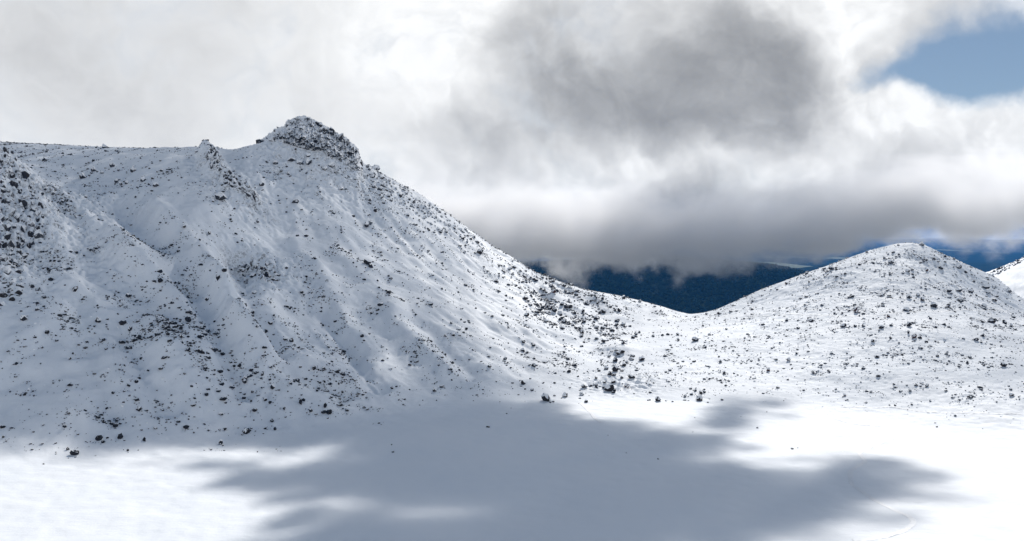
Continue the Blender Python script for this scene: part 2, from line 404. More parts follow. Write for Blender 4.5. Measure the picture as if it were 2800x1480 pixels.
# water level: a snow-covered frozen lake with a soft shore
k = 3.0
G = np.where(G > 12, G, k * np.log1p(np.exp(np.clip(G / k, -30, 30))))
far = MY > 700
G = np.where(far & (G < 12), cub(C4, (MX - GX0) / 4, (MY - GY0) / 4), G)
G += 0.09 * fft_noise(G.shape, 4, 50, 1.1, 21) * (G < 1.6)
# the near bank that climbs to the photographer
bank = np.clip((195.0 - MY) / 135.0, 0, 1); G = np.where(MY < 196, np.maximum(G, bank ** 1.15 * 50), G)

# ---- rock mask: where the ground itself breaks into cliffs
ROCKY = [((40, 480), 34, 1.0), ((20, 560), 30, 1.0), ((90, 560), 26, .8), ((30, 660), 30, .8), ((220, 600), 14, .6), ((630, 480), 13, .9), ((680, 530), 12, .9), ((580, 420), 9, 1.0),
         ((720, 740), 14, 1.0), ((830, 400), 26, .7), ((930, 440), 22, .8), ((1700, 1050), 12, .6), ((1480, 730), 16, .5)]
RM = np.zeros_like(G)
for (q, rad, w) in ROCKY:
    c = cast(G, *q)
    if c is not None: RM = np.maximum(RM, w * np.exp(-((MX - c[0]) ** 2 + (MY - c[1]) ** 2) / (2 * rad ** 2)))
blk = fft_noise(G.shape, 2.5, 9.0, 0.5, 31); blk = np.round(blk * 1.4) / 1.4 * 0.7 + blk * 0.3
G += RM * blk * 0.9

# ---- ground mesh: one fan of columns seen from the lake, fine where the photograph looks
us = np.concatenate([np.linspace(-1.05, -0.56, 40)[:-1], np.linspace(-0.56, 0.56, 1120), np.linspace(0.56, 1.05, 40)[1:]])
Ys = np.concatenate([np.linspace(62, 225, 28)[:-1], np.linspace(225, 330, 70)[:-1], np.linspace(330, 670, 560)[:-1], np.linspace(670, 720, 50)[:-1], np.linspace(720, 1050, 110)])
UU, YY = np.meshgrid(us, Ys)
XX = UU * np.maximum(YY, 230.0)
ZZ = cub(G, XX - GX0, YY - GY0)
RK = bil(RM, XX - GX0, YY - GY0)
nr, nc = XX.shape
idx = np.arange(nr * nc).reshape(nr, nc)
quad = np.stack([idx[:-1, :-1], idx[:-1, 1:], idx[1:, 1:], idx[1:, :-1]], -1).reshape(-1, 4)
allco = np.stack([XX, YY, ZZ], -1).reshape(-1, 3)
qc = allco[quad].mean(1); qx, qy, qz = qc.T
notch = np.interp(qy, [60, 420, 480, 540, 600, 640, 700, 1100], [0, 38, 50, 64, 92, 112, 120, 200])
split_r = np.interp(qx, [150, 300, 520, 1200], [760, 760, 715, 715])
cls = np.where(qx < notch, 0, 1)
cls[(qy > split_r) & (qx > 190)] = 3
cls[(qz < 1.6) & (qy < 470)] = 2
def piece(name, k, mat):
    f = quad[cls == k]; used, inv = np.unique(f, return_inverse=True)
    me = np_mesh(name, allco[used], inv.reshape(-1, 4))
    a = me.attributes.new('rock', 'FLOAT', 'POINT'); a.data.foreach_set('value', RK.ravel()[used].astype(np.float32))
    return tag(link(name, me, mat), kind='structure')
piece('mountain', 0, M_SLOPE); piece('hill', 1, M_HILL); piece('frozen_lake', 2, M_LAKE); piece('far_ridge', 3, M_HILL)
# the bank the picture was taken from goes on behind the camera
bx, by = np.meshgrid(np.linspace(-900, 900, 31), np.linspace(-700, 62, 16))
bz = cub(G, np.clip(bx, GX0 + 3, GX1 - 3) - GX0, np.full_like(by, 62.0) - GY0); bz = np.minimum(bz, 66) + np.clip(62 - by, 0, 200) * 0.12
bi = np.arange(bx.size).reshape(bx.shape)
tag(link('near_bank', np_mesh('near_bank', np.stack([bx, by, np.minimum(bz, 66.5)], -1).reshape(-1, 3), np.stack([bi[:-1, :-1], bi[:-1, 1:], bi[1:, 1:], bi[1:, :-1]], -1).reshape(-1, 4)), M_LAKE), kind='structure')

# ================================================================== ROCKS
def hull_rock(seed, sx=1.0, sy=0.85, sz=0.75, n=16):
    """an angular boulder: convex hull of uneven points, about 1 m across, base near z = -0.3"""
    r = random.Random(seed); bm = bmesh.new()
    for i in range(n):
        z = 1 - 2 * (i + 0.5) / n; t = i * 2.39996 + r.uniform(-.5, .5); q = math.sqrt(max(0, 1 - z * z)); k = r.uniform(0.34, 0.58)
        bm.verts.new((q * math.cos(t) * k * sx, q * math.sin(t) * k * sy, z * k * sz))
    bmesh.ops.convex_hull(bm, input=bm.verts)
    bmesh.ops.delete(bm, geom=[v for v in bm.verts if not v.link_faces], context='VERTS')
    bmesh.ops.triangulate(bm, faces=bm.faces); bm.normal_update()
    return bm
def rock_arrays(bm):
    bm.verts.index_update(); bm.verts.ensure_lookup_table()
    return np.array([v.co[:] for v in bm.verts]), np.array([[v.index for v in f.verts] for f in bm.faces])
def cap_mesh(bm, name, th):
    """the snow lying on a rock: its upward faces, thickened and slightly rounded outwards"""
    fs = [f for f in bm.faces if f.normal.z > 0.42]
    vs = {}
    for f in fs:
        for v in f.verts: vs.setdefault(v.index, len(vs))
    keep = {i: bm.verts[i].co.copy() for i in vs}
    edge = {}
    for f in fs:
        for a, b in zip(f.verts, list(f.verts[1:]) + [f.verts[0]]):
            edge[(a.index, b.index)] = True
    rim = [(a, b) for (a, b) in edge if (b, a) not in edge]; rimv = {a for e in rim for a in e}
    co = [None] * (2 * len(vs)); n = len(vs)
    c = sum(keep.values(), Vector()) / max(1, n)
    for i, j in vs.items():
        p = keep[i]; o = (p - c) * 0.02; o.z = 0
        co[j] = p + o - Vector((0, 0, 0.015)); co[n + j] = p + o + Vector((0, 0, th * (0.55 if i in rimv else 1.0)))
    faces = [[n + vs[v.index] for v in f.verts] for f in fs] + [[vs[v.index] for v in reversed(f.verts)] for f in fs]
    for a, b in rim: faces += [[vs[a], vs[b], n + vs[b]], [vs[a], n + vs[b], n + vs[a]]]
    me = bpy.data.meshes.new(name); me.from_pydata([tuple(q) for q in co], [], faces); me.update(); me.materials.append(M_CAP)
    return me
PROTO = []
for i in range(12):
    bm = hull_rock(100 + i, 1.0, random.uniform(.7, .95), random.uniform(.7, 1.05), 12)
    bmesh.ops.subdivide_edges(bm, edges=bm.edges[:], cuts=1, use_grid_fill=True)
    for v in bm.verts: v.co += Vector((random.uniform(-1, 1), random.uniform(-1, 1), random.uniform(-1, 1))) * 0.035
    bmesh.ops.triangulate(bm, faces=bm.faces); bm.normal_update()
    me = bpy.data.meshes.new('boulder'); bm.to_mesh(me); me.polygons.foreach_set('use_smooth', [False] * len(me.polygons)); me.materials.append(M_ROCK)
    mr = me.copy(); mr.materials.clear(); mr.materials.append(M_RED); mf = me.copy(); mf.materials.clear(); mf.materials.append(M_RIME); mb_ = me.copy(); mb_.materials.clear(); mb_.materials.append(M_BARE)
    bm.verts.index_update(); bm.verts.ensure_lookup_table()
    PROTO.append((me, mr, cap_mesh(bm, 'snow_cap', 0.045), cap_mesh(bm, 'snow_cap', 0.09), mf, mb_)); bm.free()
SMALL = []
for i in range(14):
    bm = hull_rock(300 + i, 1.0, random.uniform(.65, .95), random.uniform(.5, .85), 11); SMALL.append(rock_arrays(bm)); bm.free()

def ground(x, y):
    return float(cub(G, np.array([x - GX0]), np.array([y - GY0]))[0])
Gs = G  # final ground
def hit(px, py):
    return cast(Gs, px, py)

# ---- boulders read off the photograph: (x, y, width) in six enlarged crops
CROPS = {
 1: (0, 280, .2717, [(1120,640,60),(930,685,70),(1020,710,40),(1330,690,70),(1335,655,40),(1430,785,70),(1555,840,70),(1210,830,60),(1270,810,50),(1160,800,60),(1185,685,40),(815,750,80),(1040,445,60),(1170,487,36),(2200,950,130),(2140,995,36),(1850,1255,50),(1320,1235,30),(2105,1320,36),(860,950,40),(1615,1215,30),(1620,690,50),(1970,505,40)]),
 2: (550, 280, .2717, [(1075,565,50),(745,630,60),(1075,625,90),(980,610,70),(905,585,90),(1405,875,56),(1300,640,80),(1245,690,60),(1345,715,40),(1665,1250,70),(870,715,50),(565,1215,40),(1010,1080,30),(940,1000,70),(1750,1100,50),(1800,890,60),(1820,850,50),(1740,860,50),(2405,1310,50),(2470,1310,40),(2080,1140,40),(1885,945,44),(1690,990,44),(950,480,30),(605,840,60),(1750,610,60),(1765,665,70),(80,1320,36),(1725,755,50)]),
 3: (0, 650, .4627, [(60,100,22),(140,122,20),(188,295,22),(440,318,32),(752,350,32),(710,404,18),(132,490,36),(205,590,20),(250,650,20),(278,565,24),(335,610,20),(330,578,16),(410,720,22),(430,685,18),(500,650,20),(465,632,20),(143,648,18),(215,430,26),(48,672,18),(392,497,16),(455,487,16),(575,497,36),(722,515,36),(765,550,30),(560,565,18),(598,613,20),(455,555,18),(520,535,14),(837,520,14),(950,415,16),(1110,490,44),(1065,540,22),(1070,587,26),(1175,587,26),(1172,545,18),(985,525,18),(1025,530,22),(925,467,18),(1113,352,22),(1132,382,20),(1047,357,18),(1220,377,26),(908,307,20),(945,263,32),(1060,265,16),(1285,262,32),(1242,193,18),(797,143,14),(967,215,14),(1492,232,30),(1440,195,28),(1370,195,22),(1325,205,26),(1500,325,24),(1495,445,20),(1440,340,14),(1232,547,20),(1285,565,16),(1310,690,26),(1250,655,18),(1110,630,14),(985,668,18),(1145,752,16),(1415,763,22),(1468,820,20),(1440,860,34),(1350,780,20),(1370,830,14),(777,735,20),(705,780,18),(735,790,14),(802,855,24),(720,855,16),(735,905,18),(765,937,16),(558,805,16),(610,812,12),(815,1020,30),(865,1020,18),(925,980,14),(962,1022,18),(1012,935,14),(1012,980,16),(1215,935,22),(1440,952,24),(1483,968,18),(1415,990,18),(1140,1000,28),(1305,1050,26),(1503,1027,24),(915,1132,22),(380,1125,22),(460,1166,16),(578,1005,14),(540,965,14),(160,855,12),(60,912,16),(1035,1065,14),(1110,1130,14),(1208,1102,16),(1232,1140,16),(1327,1135,24),(1408,1123,14),(1452,1150,36),(1300,1215,36),(705,1183,36),(577,1195,34),(605,1213,22),(848,1198,24),(755,1256,18),(430,1280,40),(398,1252,24),(250,1218,18),(180,1220,18),(36,1200,14),(20,1177,18),(190,1250,18),(1248,1250,20),(1325,1256,12)]),
 4: (650, 650, .4039, [(190,255,40),(100,262,40),(240,290,24),(30,240,36),(430,375,36),(108,380,30),(222,437,18),(110,455,18),(165,450,20),(248,468,16),(100,510,30),(130,615,24),(215,595,36),(190,650,24),(242,658,18),(317,697,24),(363,697,40),(433,690,26),(410,742,22),(600,663,16),(670,746,16),(743,758,14),(515,893,26),(280,800,18),(123,750,20),(45,975,40),(75,940,20),(135,912,20),(230,1022,36),(355,990,26),(420,995,20),(217,960,22),(345,942,16),(490,978,16),(685,1073,18),(722,1080,18),(590,1143,30),(422,1125,34),(492,1178,28),(530,1197,22),(578,1190,28),(620,1192,36),(875,1165,26),(873,1083,18),(790,972,18),(580,895,26),(1090,1100,18),(1130,1093,18),(1120,1130,20),(960,1155,20),(740,1193,16),(312,1162,28),(187,1103,24),(215,1123,24),(115,1178,26),(227,1245,26),(325,1217,18),(187,1292,22),(248,1298,26),(53,1318,44),(955,1253,22),(870,170,44),(898,198,40),(1022,372,36),(1033,278,24),(960,462,32),(1123,425,22),(1215,443,22),(1305,453,34),(1068,530,18),(903,510,20),(570,222,20),(655,380,16),(660,570,22),(1445,578,24),(1548,622,24),(1500,620,20),(1460,665,30),(1405,670,24),(1503,660,18),(1592,758,20),(1567,825,16),(1700,807,18),(1805,820,20),(1705,877,26),(1450,962,18),(1730,680,18),(1330,1040,30),(1380,1012,26),(1620,1063,18),(1640,100,40),(1750,297,26),(1840,213,24),(915,85,18),(765,85,18)]),
 5: (1300, 600, .4039, [(755,572,36),(825,567,22),(972,618,40),(868,628,40),(958,685,36),(955,716,28),(1000,713,28),(1046,720,20),(820,672,44),(735,690,36),(660,715,26),(600,695,36),(590,740,30),(475,690,30),(575,640,36),(535,620,40),(505,605,30),(530,493,36),(510,450,28),(480,430,24),(455,395,24),(505,420,22),(600,450,30),(645,497,40),(610,485,24),(555,485,30),(340,533,50),(345,650,36),(485,590,40),(435,615,28),(590,580,30),(635,553,24),(730,628,36),(665,685,22),(850,705,22),(820,735,30),(860,735,32),(885,715,20),(930,755,36),(845,773,24),(875,780,30),(935,800,30),(820,810,24),(868,825,40),(725,765,36),(720,790,30),(770,805,20),(775,735,20),(1000,838,30),(1020,825,20),(1068,800,26),(1090,775,30),(1110,765,24),(1205,790,26),(1308,697,20),(1370,780,24),(1375,815,28),(1490,815,44),(1560,865,28),(1585,780,24),(1600,855,18),(1300,880,20),(995,900,40),(955,890,28),(968,912,30),(905,927,24),(860,905,20),(1065,925,32),(1060,947,28),(1125,950,40),(948,957,36),(1025,968,28),(1010,987,34),(885,1010,30),(945,1020,52),(990,1025,22),(910,1048,30),(940,1055,24),(990,1075,28),(1060,1068,50),(935,1105,34),(875,1103,22),(820,1075,30),(735,1130,44),(780,1125,24),(820,1135,34),(905,1150,66),(870,1140,30),(1027,1130,44),(720,1185,32),(610,1195,40),(480,1218,56),(750,1235,24),(535,1193,16),(1240,1222,46),(1185,1168,22),(1520,1215,50),(1490,1160,24),(1530,1175,34),(1465,1185,24),(1420,1200,24),(1455,1145,20),(1550,1170,24),(1685,1043,26),(1660,965,28),(1695,1125,18),(320,890,28),(350,905,24),(395,940,22),(395,993,32),(415,987,20),(320,1110,40),(385,1157,24),(90,930,20),(95,1000,26),(200,945,24),(540,1040,20),(675,1000,18),(230,335,24),(260,325,30),(305,350,24),(140,423,26),(330,385,24),(375,390,24),(160,380,20),(225,438,24),(25,222,50),(10,155,30),(1075,518,18),(1115,522,26),(1005,530,34),(820,525,18),(862,515,16),(795,548,18),(1565,640,22)]),
 6: (1950, 600, .4038, [(975,620,46),(1190,655,36),(1018,637,24),(1150,577,26),(1365,797,34),(375,1020,38),(895,1192,30),(1505,585,60),(1600,492,34),(1750,490,40),(1672,547,52),(1840,583,40),(1310,612,44),(1330,527,40),(1390,515,30),(1420,545,40),(1670,482,50),(1600,525,24),(1440,470,20),(1453,347,26),(1355,390,22),(1320,350,30),(1210,290,40),(1160,262,26),(990,305,20),(895,367,24),(1500,270,30),(1523,285,24),(1445,280,26),(1550,330,50),(1670,330,44),(1710,358,24),(1630,265,24),(1570,248,24),(1415,172,30),(1255,172,20),(1040,206,20),(800,335,36),(635,365,26),(497,435,24),(750,298,24),(263,607,22),(500,597,20),(450,598,20),(620,575,20),(595,535,22),(630,520,24),(710,500,20),(725,612,18),(665,688,32),(500,685,28),(338,710,24),(885,722,40),(1020,722,28),(1140,733,36),(1205,715,24),(1330,715,44),(1325,768,28),(1200,802,24),(1083,825,30),(820,637,20),(215,800,20),(285,793,24),(452,832,18),(135,885,20),(230,887,18),(430,947,24),(310,952,18),(570,880,20),(565,907,22),(515,955,28),(535,1010,18),(50,965,28),(78,1043,22),(85,1125,18),(615,1155,22),(1225,1115,22),(1232,1137,18),(1335,1162,26),(1450,1132,26),(1345,1255,18),(1470,1230,18),(1520,925,26),(1745,938,28),(1725,970,34),(1665,995,24),(1970,990,46),(1785,815,34),(1830,790,30),(1885,845,20),(1695,805,22),(2025,1190,36),(2015,1150,24),(2025,720,36),(1980,700,40),(1890,690,50),(1845,745,20),(2045,745,20),(1780,718,24),(1910,550,36),(1865,495,36),(1850,460,60),(2005,490,36),(1920,520,24),(1115,930,36),(1515,1070,20)]),
}
# the boulders one can point to: crop, index in the crop by its x, y -> label and how the neighbours refer to it
KEY = {
 (1,2200,950): ('large rounded rime-streaked boulder alone below the pointed spire on the left face', 'the large rounded boulder below the spire'),
 (1,1040,445): ('pointed dark rock standing alone on the flat rim of the left plateau', 'the lone pointed rock on the plateau rim'),
 (1,930,685): ('snow-plastered rock with a long shadow in the bowl under the plateau', 'the shadowed rock in the upper bowl'),
 (1,1430,785): ('frosted boulder at the right end of the rock cluster in the upper bowl', 'the frosted boulder right of the bowl cluster'),
 (1,1850,1255): ('small black boulder by itself on the smooth slope below the upper bowl', 'the lone black boulder below the upper bowl'),
 (2,1405,875): ('pale frosted block alone on the open snow below the summit crag', 'the pale lone block below the crag'),
 (2,1075,625): ('long snow-covered ledge rock on the slope left below the summit crag', 'the ledge rock below the crag'),
 (2,1665,1250): ('dark-sided boulder alone in the middle of the upper mountain face', 'the lone boulder mid upper face'),
 (2,2405,1310): ('black boulder, left one of a pair high on the descending ridge', 'the black pair high on the ridge'),
 (2,1765,665): ('rimed rock hump on the skyline just right of the summit crag', 'the rimed hump right of the crag'),
 (2,300,640): ('', ''),
 (3,132,490): ('tall dark boulder casting a long shadow at the left edge slope', 'the tall shadow-casting boulder at the left edge'),
 (3,440,318): ('snow-capped round boulder on the left buttress slope above the rock band', 'the round boulder on the left buttress'),
 (3,752,350): ('solid black round boulder alone in the middle of the left slope', 'the round black boulder on the left slope'),
 (3,1110,490): ('large jagged black rock stack on the mid left slope', 'the jagged black stack mid left slope'),
 (3,722,515): ('black broken boulder in the horizontal rock band of the left slope', 'the broken boulder in the rock band'),
 (3,410,720): ('black boulder at the lower end of the left slope rock band', 'the black boulder under the rock band'),
 (3,815,1020): ('tall pointed black boulder standing on the lower left slope', 'the tall pointed boulder on the lower left slope'),
 (3,1440,860): ('black boulder at the foot of the shaded gully beside the fan', 'the gully foot boulder'),
 (3,1140,1000): ('wide black boulder low on the fan slope near the lake', 'the wide boulder low on the fan'),
 (3,430,1280): ('dark boulder standing out on the sunlit lake snow at far left', 'the boulder out on the sunlit lake'),
 (3,1300,1215): ('dark triangular boulder by itself at the shaded lake edge', 'the triangular boulder at the lake edge'),
 (3,705,1183): ('flat dark slab boulder at the foot of the left slope', 'the flat slab at the left slope foot'),
 (3,1452,1150): ('snow-capped grey boulder on the shaded shore right of the slope foot', 'the grey boulder on the shaded shore'),
 (3,380,1125): ('black boulder near the base of the far left slope', 'the black boulder near the far left base'),
 (4,190,255): ('black rock block in the dark outcrop beside the main gully', 'the black block of the gully outcrop'),
 (4,363,697): ('biggest of three black boulders in a row above the fan crest', 'the boulder row above the fan crest'),
 (4,430,375): ('tilted black boulder right of the gully outcrop', 'the tilted boulder right of the gully outcrop'),
 (4,620,1192): ('black boulder at the right end of the row where fan meets lake', 'the boulder row where fan meets lake'),
 (4,870,170): ('double snow-capped black boulder high on the middle of the main face', 'the double boulder on the main face'),
 (4,1022,372): ('dark round boulder mid main face with snow on its left side', 'the dark round boulder mid main face'),
 (4,1305,453): ('lowest right of three dark boulders strung across the main face', 'the third strung boulder on the main face'),
 (4,1460,665): ('frosted boulder in the small cluster low on the right of the main face', 'the frosted cluster low on the main face'),
 (4,1705,877): ('dark round boulder on the open snow apron left of the notch', 'the round boulder on the apron'),
 (4,1330,1040): ('flat dark rock at the foot of the main face above the lake', 'the flat rock at the main face foot'),
 (4,1640,100): ('black gash-like rock below the descending skyline ridge', 'the black gash rock below the ridge'),
 (5,972,618): ('square snow-topped boulder standing clear near the saddle', 'the square boulder near the saddle'),
 (5,868,628): ('wide black boulder at the top right of the boulder field', 'the wide black boulder atop the field'),
 (5,755,572): ('tall grey snow-streaked boulder at the upper edge of the boulder field', 'the tall grey boulder of the field'),
 (5,530,493): ('red-brown black boulder in the upper boulder chute below the ridge', 'the red-brown boulder in the chute'),
 (5,340,533): ('double dark boulder left of the boulder chute on bright snow', 'the double boulder left of the chute'),
 (5,535,620): ('black jagged boulder in the heart of the boulder field', 'the jagged boulder in the field heart'),
 (5,945,1020): ('largest dark boulder midway down the notch boulder trail', 'the largest boulder of the notch trail'),
 (5,995,900): ('dark upright boulder at the top of the notch boulder trail', 'the upright boulder atop the notch trail'),
 (5,1060,1068): ('flat-topped snowy boulder on the right side of the notch trail', 'the flat-topped boulder right of the trail'),
 (5,905,1150): ('broad dark rock ledge at the bottom of the notch trail', 'the broad ledge at the trail bottom'),
 (5,1027,1130): ('reddish block with a shadow at the lower right of the notch trail', 'the reddish block by the notch'),
 (5,480,1218): ('long flat snow-topped boulder at the lake edge left of the notch', 'the long flat boulder at the lake edge'),
 (5,610,1195): ('dark cube-like boulder at the lake edge below the notch', 'the cube-like boulder at the lake edge'),
 (5,1240,1222): ('single dark flat boulder at the lake edge right of the notch', 'the single flat boulder right of the notch'),
 (5,1520,1215): ('dark boulder at the bottom of the rubble heap on the right shore', 'the rubble heap bottom boulder'),
 (5,1490,815): ('dark double boulder at the left foot of the right hill', 'the double boulder at the hill foot'),
 (5,1565,640): ('small red-brown boulder on the skyline right of the saddle', 'the small red boulder on the saddle'),
 (5,395,993): ('dark paired boulders on the snow apron left of the notch trail', 'the paired boulders on the apron'),
 (6,975,620): ('big red-brown square boulder in the upper middle of the right hill', 'the big red-brown boulder on the hill'),
 (6,1190,655): ('dark flat boulder beside the footpath across the right hill', 'the flat boulder by the hill path'),
 (6,1365,797): ('red-brown upright boulder with a shadow on the middle of the right hill', 'the red-brown upright boulder'),
 (6,375,1020): ('dark red square boulder on the lower left of the right hill', 'the dark red boulder low on the hill'),
 (6,895,1192): ('dark leaning boulder near the foot of the right hill', 'the leaning boulder near the hill foot'),
 (6,1505,585): ('broad snow-topped boulder right of centre on the upper right hill', 'the broad snow-topped boulder'),
 (6,1600,492): ('upright dark block near the upper right of the hill', 'the upright block high on the hill'),
 (6,1550,330): ('frosted rock pile just below the hill top', 'the frosted pile below the hill top'),
 (6,1415,172): ('frosted rock right on the top of the right hill', 'the frosted rock on the hill top'),
 (6,1970,990): ('dark double boulder on the lower right hill near the picture edge', 'the double boulder near the right edge'),
 (6,2025,1190): ('dark boulder low on the hill at the far right edge', 'the low boulder at the far right'),
 (6,1745,938): ('pair of dark boulders on the right side of the hill', 'the dark pair on the hill side'),
 (6,1850,460): ('long frosted rock rib near the right shoulder of the hill', 'the frosted rib on the hill shoulder'),
 (6,497,435): ('small red-brown rock on the left skyline of the right hill', 'the small red rock on the hill skyline'),
 (6,635,365): ('dark rock on the left skyline halfway up the right hill', 'the dark rock on the hill skyline'),
 (6,2005,490): ('dark rock on the skyline at the right shoulder of the hill', 'the dark rock on the right shoulder'),
 (6,885,722): ('snow-banked dark boulder below the footpath on the right hill', 'the snow-banked boulder below the path'),
 (6,430,947): ('dark boulder on the left lower flank of the right hill', 'the dark boulder on the left flank'),
}
REDS = {(5,530,493), (5,1027,1130), (5,1565,640), (6,975,620), (6,1365,797), (6,375,1020), (6,497,435), (6,1453,347), (6,1190,655), (6,895,1192), (5,635,553)}
BOULD = []
for c, (x0, y0, s, lst) in CROPS.items():
    for (x, y, w) in lst:
        px, py, ww = x0 + x * s, y0 + y * s, w * s
        key = (c, x, y)
        P = hit(px, py + ww * 0.28)
        if P is None: P = hit(px, py + ww * 0.28 + 6)
        if P is None: P = hit(px, py + ww * 0.28 + 14)
        if P is None or P[1] > 960: continue
        BOULD.append(dict(key=key, px=px, py=py, w=ww, P=P, size=ww * P[1] / FOC))
BOULD.sort(key=lambda b: -(b['w'] + (100 if b['key'] in KEY else 0)))
single, rest_b = BOULD[:300], BOULD[300:]
anchors = [b for b in single if b['key'] in KEY]
for b in anchors: b['label'] = KEY[b['key']][0]
ORD = ['nearest', 'second', 'third', 'fourth', 'fifth', 'sixth', 'seventh', 'eighth', 'ninth', 'tenth', 'eleventh', 'twelfth']
buckets = {}
for b in single:
    if b in anchors: continue
    a = min(anchors, key=lambda q: math.hypot(q['px'] - b['px'], q['py'] - b['py']))
    ddx, ddy = b['px'] - a['px'], b['py'] - a['py']
    d = ('right of' if ddx > 0 else 'left of') if abs(ddx) > abs(ddy) else ('below' if ddy > 0 else 'above')
    buckets.setdefault((a['key'], d), []).append((math.hypot(ddx, ddy), b))
for (ak, d), lst in buckets.items():
    lst.sort(key=lambda t: t[0])
    for i, (_, b) in enumerate(lst):
        kind = 'frosted boulder' if (b['py'] < 560 or b['px'] > 2300) else 'dark boulder'
        b['label'] = '%s, %s one %s %s' % (kind, ORD[min(i, 11)], d, KEY[ak][1])
GROUPS = [(lambda b: b['px'] < 1250 and b['py'] < 620, 'boulders on the upper mountain face'), (lambda b: b['px'] < 1300 and b['py'] > 1160, 'boulders along the left lake shore'),
          (lambda b: b['px'] < 700, 'boulders on the left slope'), (lambda b: b['px'] < 1380, 'boulders on the main mountain face'),
          (lambda b: b['px'] < 1840, 'boulders in the notch and its chute'), (lambda b: True, 'boulders on the right hill')]
for i, b in enumerate(single):
    q = i % 12; red = b['key'] in REDS
    frosted = b['py'] < 560 or (b['px'] > 2300 and b['py'] < 850 and i % 3 > 0)
    o = bpy.data.objects.new('boulder', PROTO[q][1 if red else 4 if frosted else 5 if b['key'][0] in (3, 4) else 0]); COL.objects.link(o)
    s = b['size'] * (1.25 if b['key'][0] == 5 else 1.36 if b['key'][0] in (3, 4) else 1.15); r = random.Random(i)
    sc = (s * r.uniform(.95, 1.15), s * r.uniform(.8, 1.05), s * r.uniform(.85, 1.15))
    o.scale = sc; o.rotation_euler = (r.uniform(-.12, .12), r.uniform(-.12, .12), r.uniform(0, 6.28))
    x, y = b['P'][0], b['P'][1] + 0.25 * s
    o.location = (x, y, ground(x, y) + 0.2 * sc[2])
    tag(o, b['label'], 'boulder', next(g for f, g in GROUPS if f(b)))
    if b['key'][0] in (3, 4) and not frosted and r.random() < 0.45: continue
    c = bpy.data.objects.new('snow_cap', PROTO[q][3 if (frosted or r.random() < 0.35) else 2]); COL.objects.link(c); c.parent = o

# ---- all the smaller stones, scattered by the ground they lie on
def splat(places, sizes, seed, sink=0.12, squash=(.7, 1.05), name='rock_scatter'):
    r = np.random.default_rng(seed); cos, fcs, base = [], [], 0
    kind = r.integers(0, len(SMALL), len(places))
    for k in range(len(SMALL)):
        sel = np.nonzero(kind == k)[0]
        if len(sel) == 0: continue
        v, f = SMALL[k]; n = len(sel)
        a = r.uniform(0, 2 * np.pi, n); ca, sa = np.cos(a), np.sin(a)
        s = sizes[sel]; sq = r.uniform(*squash, n) * s; el = r.uniform(.75, 1.2, n) * s
        vx = v[None, :, 0] * el[:, None]; vy = v[None, :, 1] * s[:, None]; vz = v[None, :, 2] * sq[:, None]
        X = vx * ca[:, None] - vy * sa[:, None] + places[sel, 0:1]; Yv = vx * sa[:, None] + vy * ca[:, None] + places[sel, 1:2]
        Zv = vz + places[sel, 2:3] + (sink * s)[:, None]
        cos.append(np.stack([X, Yv, Zv], -1).reshape(-1, 3))
        fcs.append((f[None] + (np.arange(n) * len(v))[:, None, None] + base).reshape(-1, 3)); base += n * len(v)
    return np_mesh(name, np.concatenate(cos), np.concatenate(fcs), smooth=False)
patch1 = fft_noise(G.shape, 8, 60, 1.0, 41); patch2 = fft_noise(G.shape, 3, 25, 0.6, 42)
gy2, gx2 = np.gradient(G); slope2 = np.hypot(gx2, gy2)
def col_density(px, py):
    """how stony the photograph shows the ground there (1 = ordinary)"""
    d = np.full(px.shape, 1.0)
    def g(cx, cy, rx, ry, w):
        return w * np.exp(-(((px - cx) / rx) ** 2 + ((py - cy) / ry) ** 2) / 2)
    d += g(60, 560, 90, 170, 1.2) + g(1150, 580, 160, 80, 2.0) + g(1050, 500, 90, 60, 2.0) + g(1480, 760, 70, 50, 4.5) + g(1570, 870, 70, 60, 3.6) + g(1660, 960, 45, 50, 2.0) + g(1870, 1070, 50, 25, 2.0) + g(700, 750, 60, 40, 1.5) + g(650, 500, 60, 50, 1.2)
    d += g(2500, 760, 250, 80, 1.0) + g(350, 900, 250, 90, 0.8) + g(620, 1130, 250, 50, 0.8) + g(1240, 660, 110, 50, 1.5)
    d -= g(400, 560, 150, 60, 0.55) + g(820, 560, 110, 70, 0.45) + g(1350, 860, 60, 70, 0.8) + g(1750, 930, 110, 40, .7) + g(1000, 620, 130, 60, .4) + g(250, 450, 200, 30, .6) + g(1560, 790, 100, 20, 0.5)
    return np.clip(d, 0.05, 6)
N = 520000
Yc = np.sqrt(rng.uniform(300.0 ** 2, 930.0 ** 2, N)); uc = rng.uniform(-0.56, 0.56, N); Xc = uc * Yc
zc = cub(G, Xc - GX0, Yc - GY0)
pxc = W0 / 2 + uc * FOC; pyc = HOR - (zc - CH) / Yc * FOC
s_l1 = bil(L1, Xc - GX0, Yc - GY0); s_p1 = bil(patch1, Xc - GX0, Yc - GY0); s_p2 = bil(patch2, Xc - GX0, Yc - GY0); s_left = bil(left, Xc - GX0, Yc - GY0); s_sl = bil(slope2, Xc - GX0, Yc - GY0)
dens = col_density(pxc, pyc) * np.exp(0.95 * s_p1 + 0.75 * s_p2 + 0.95 * s_l1 * s_left - 0.75)
dens *= np.clip((zc - 1.6) / 5.0, 0.006, 1.0) * np.where(Yc > 700, np.where(zc > 100, 0.5, 0.0), 1.0)
keep = rng.uniform(0, 1, N) < np.clip(dens * (0.095 + 0.06 * (1 - s_left)), 0, 1)
pl = np.stack([Xc, Yc, zc], -1)[keep]; ns = len(pl)
sz = np.clip(np.exp(rng.normal(-0.78, 0.62, ns)), 0.18, 2.6)
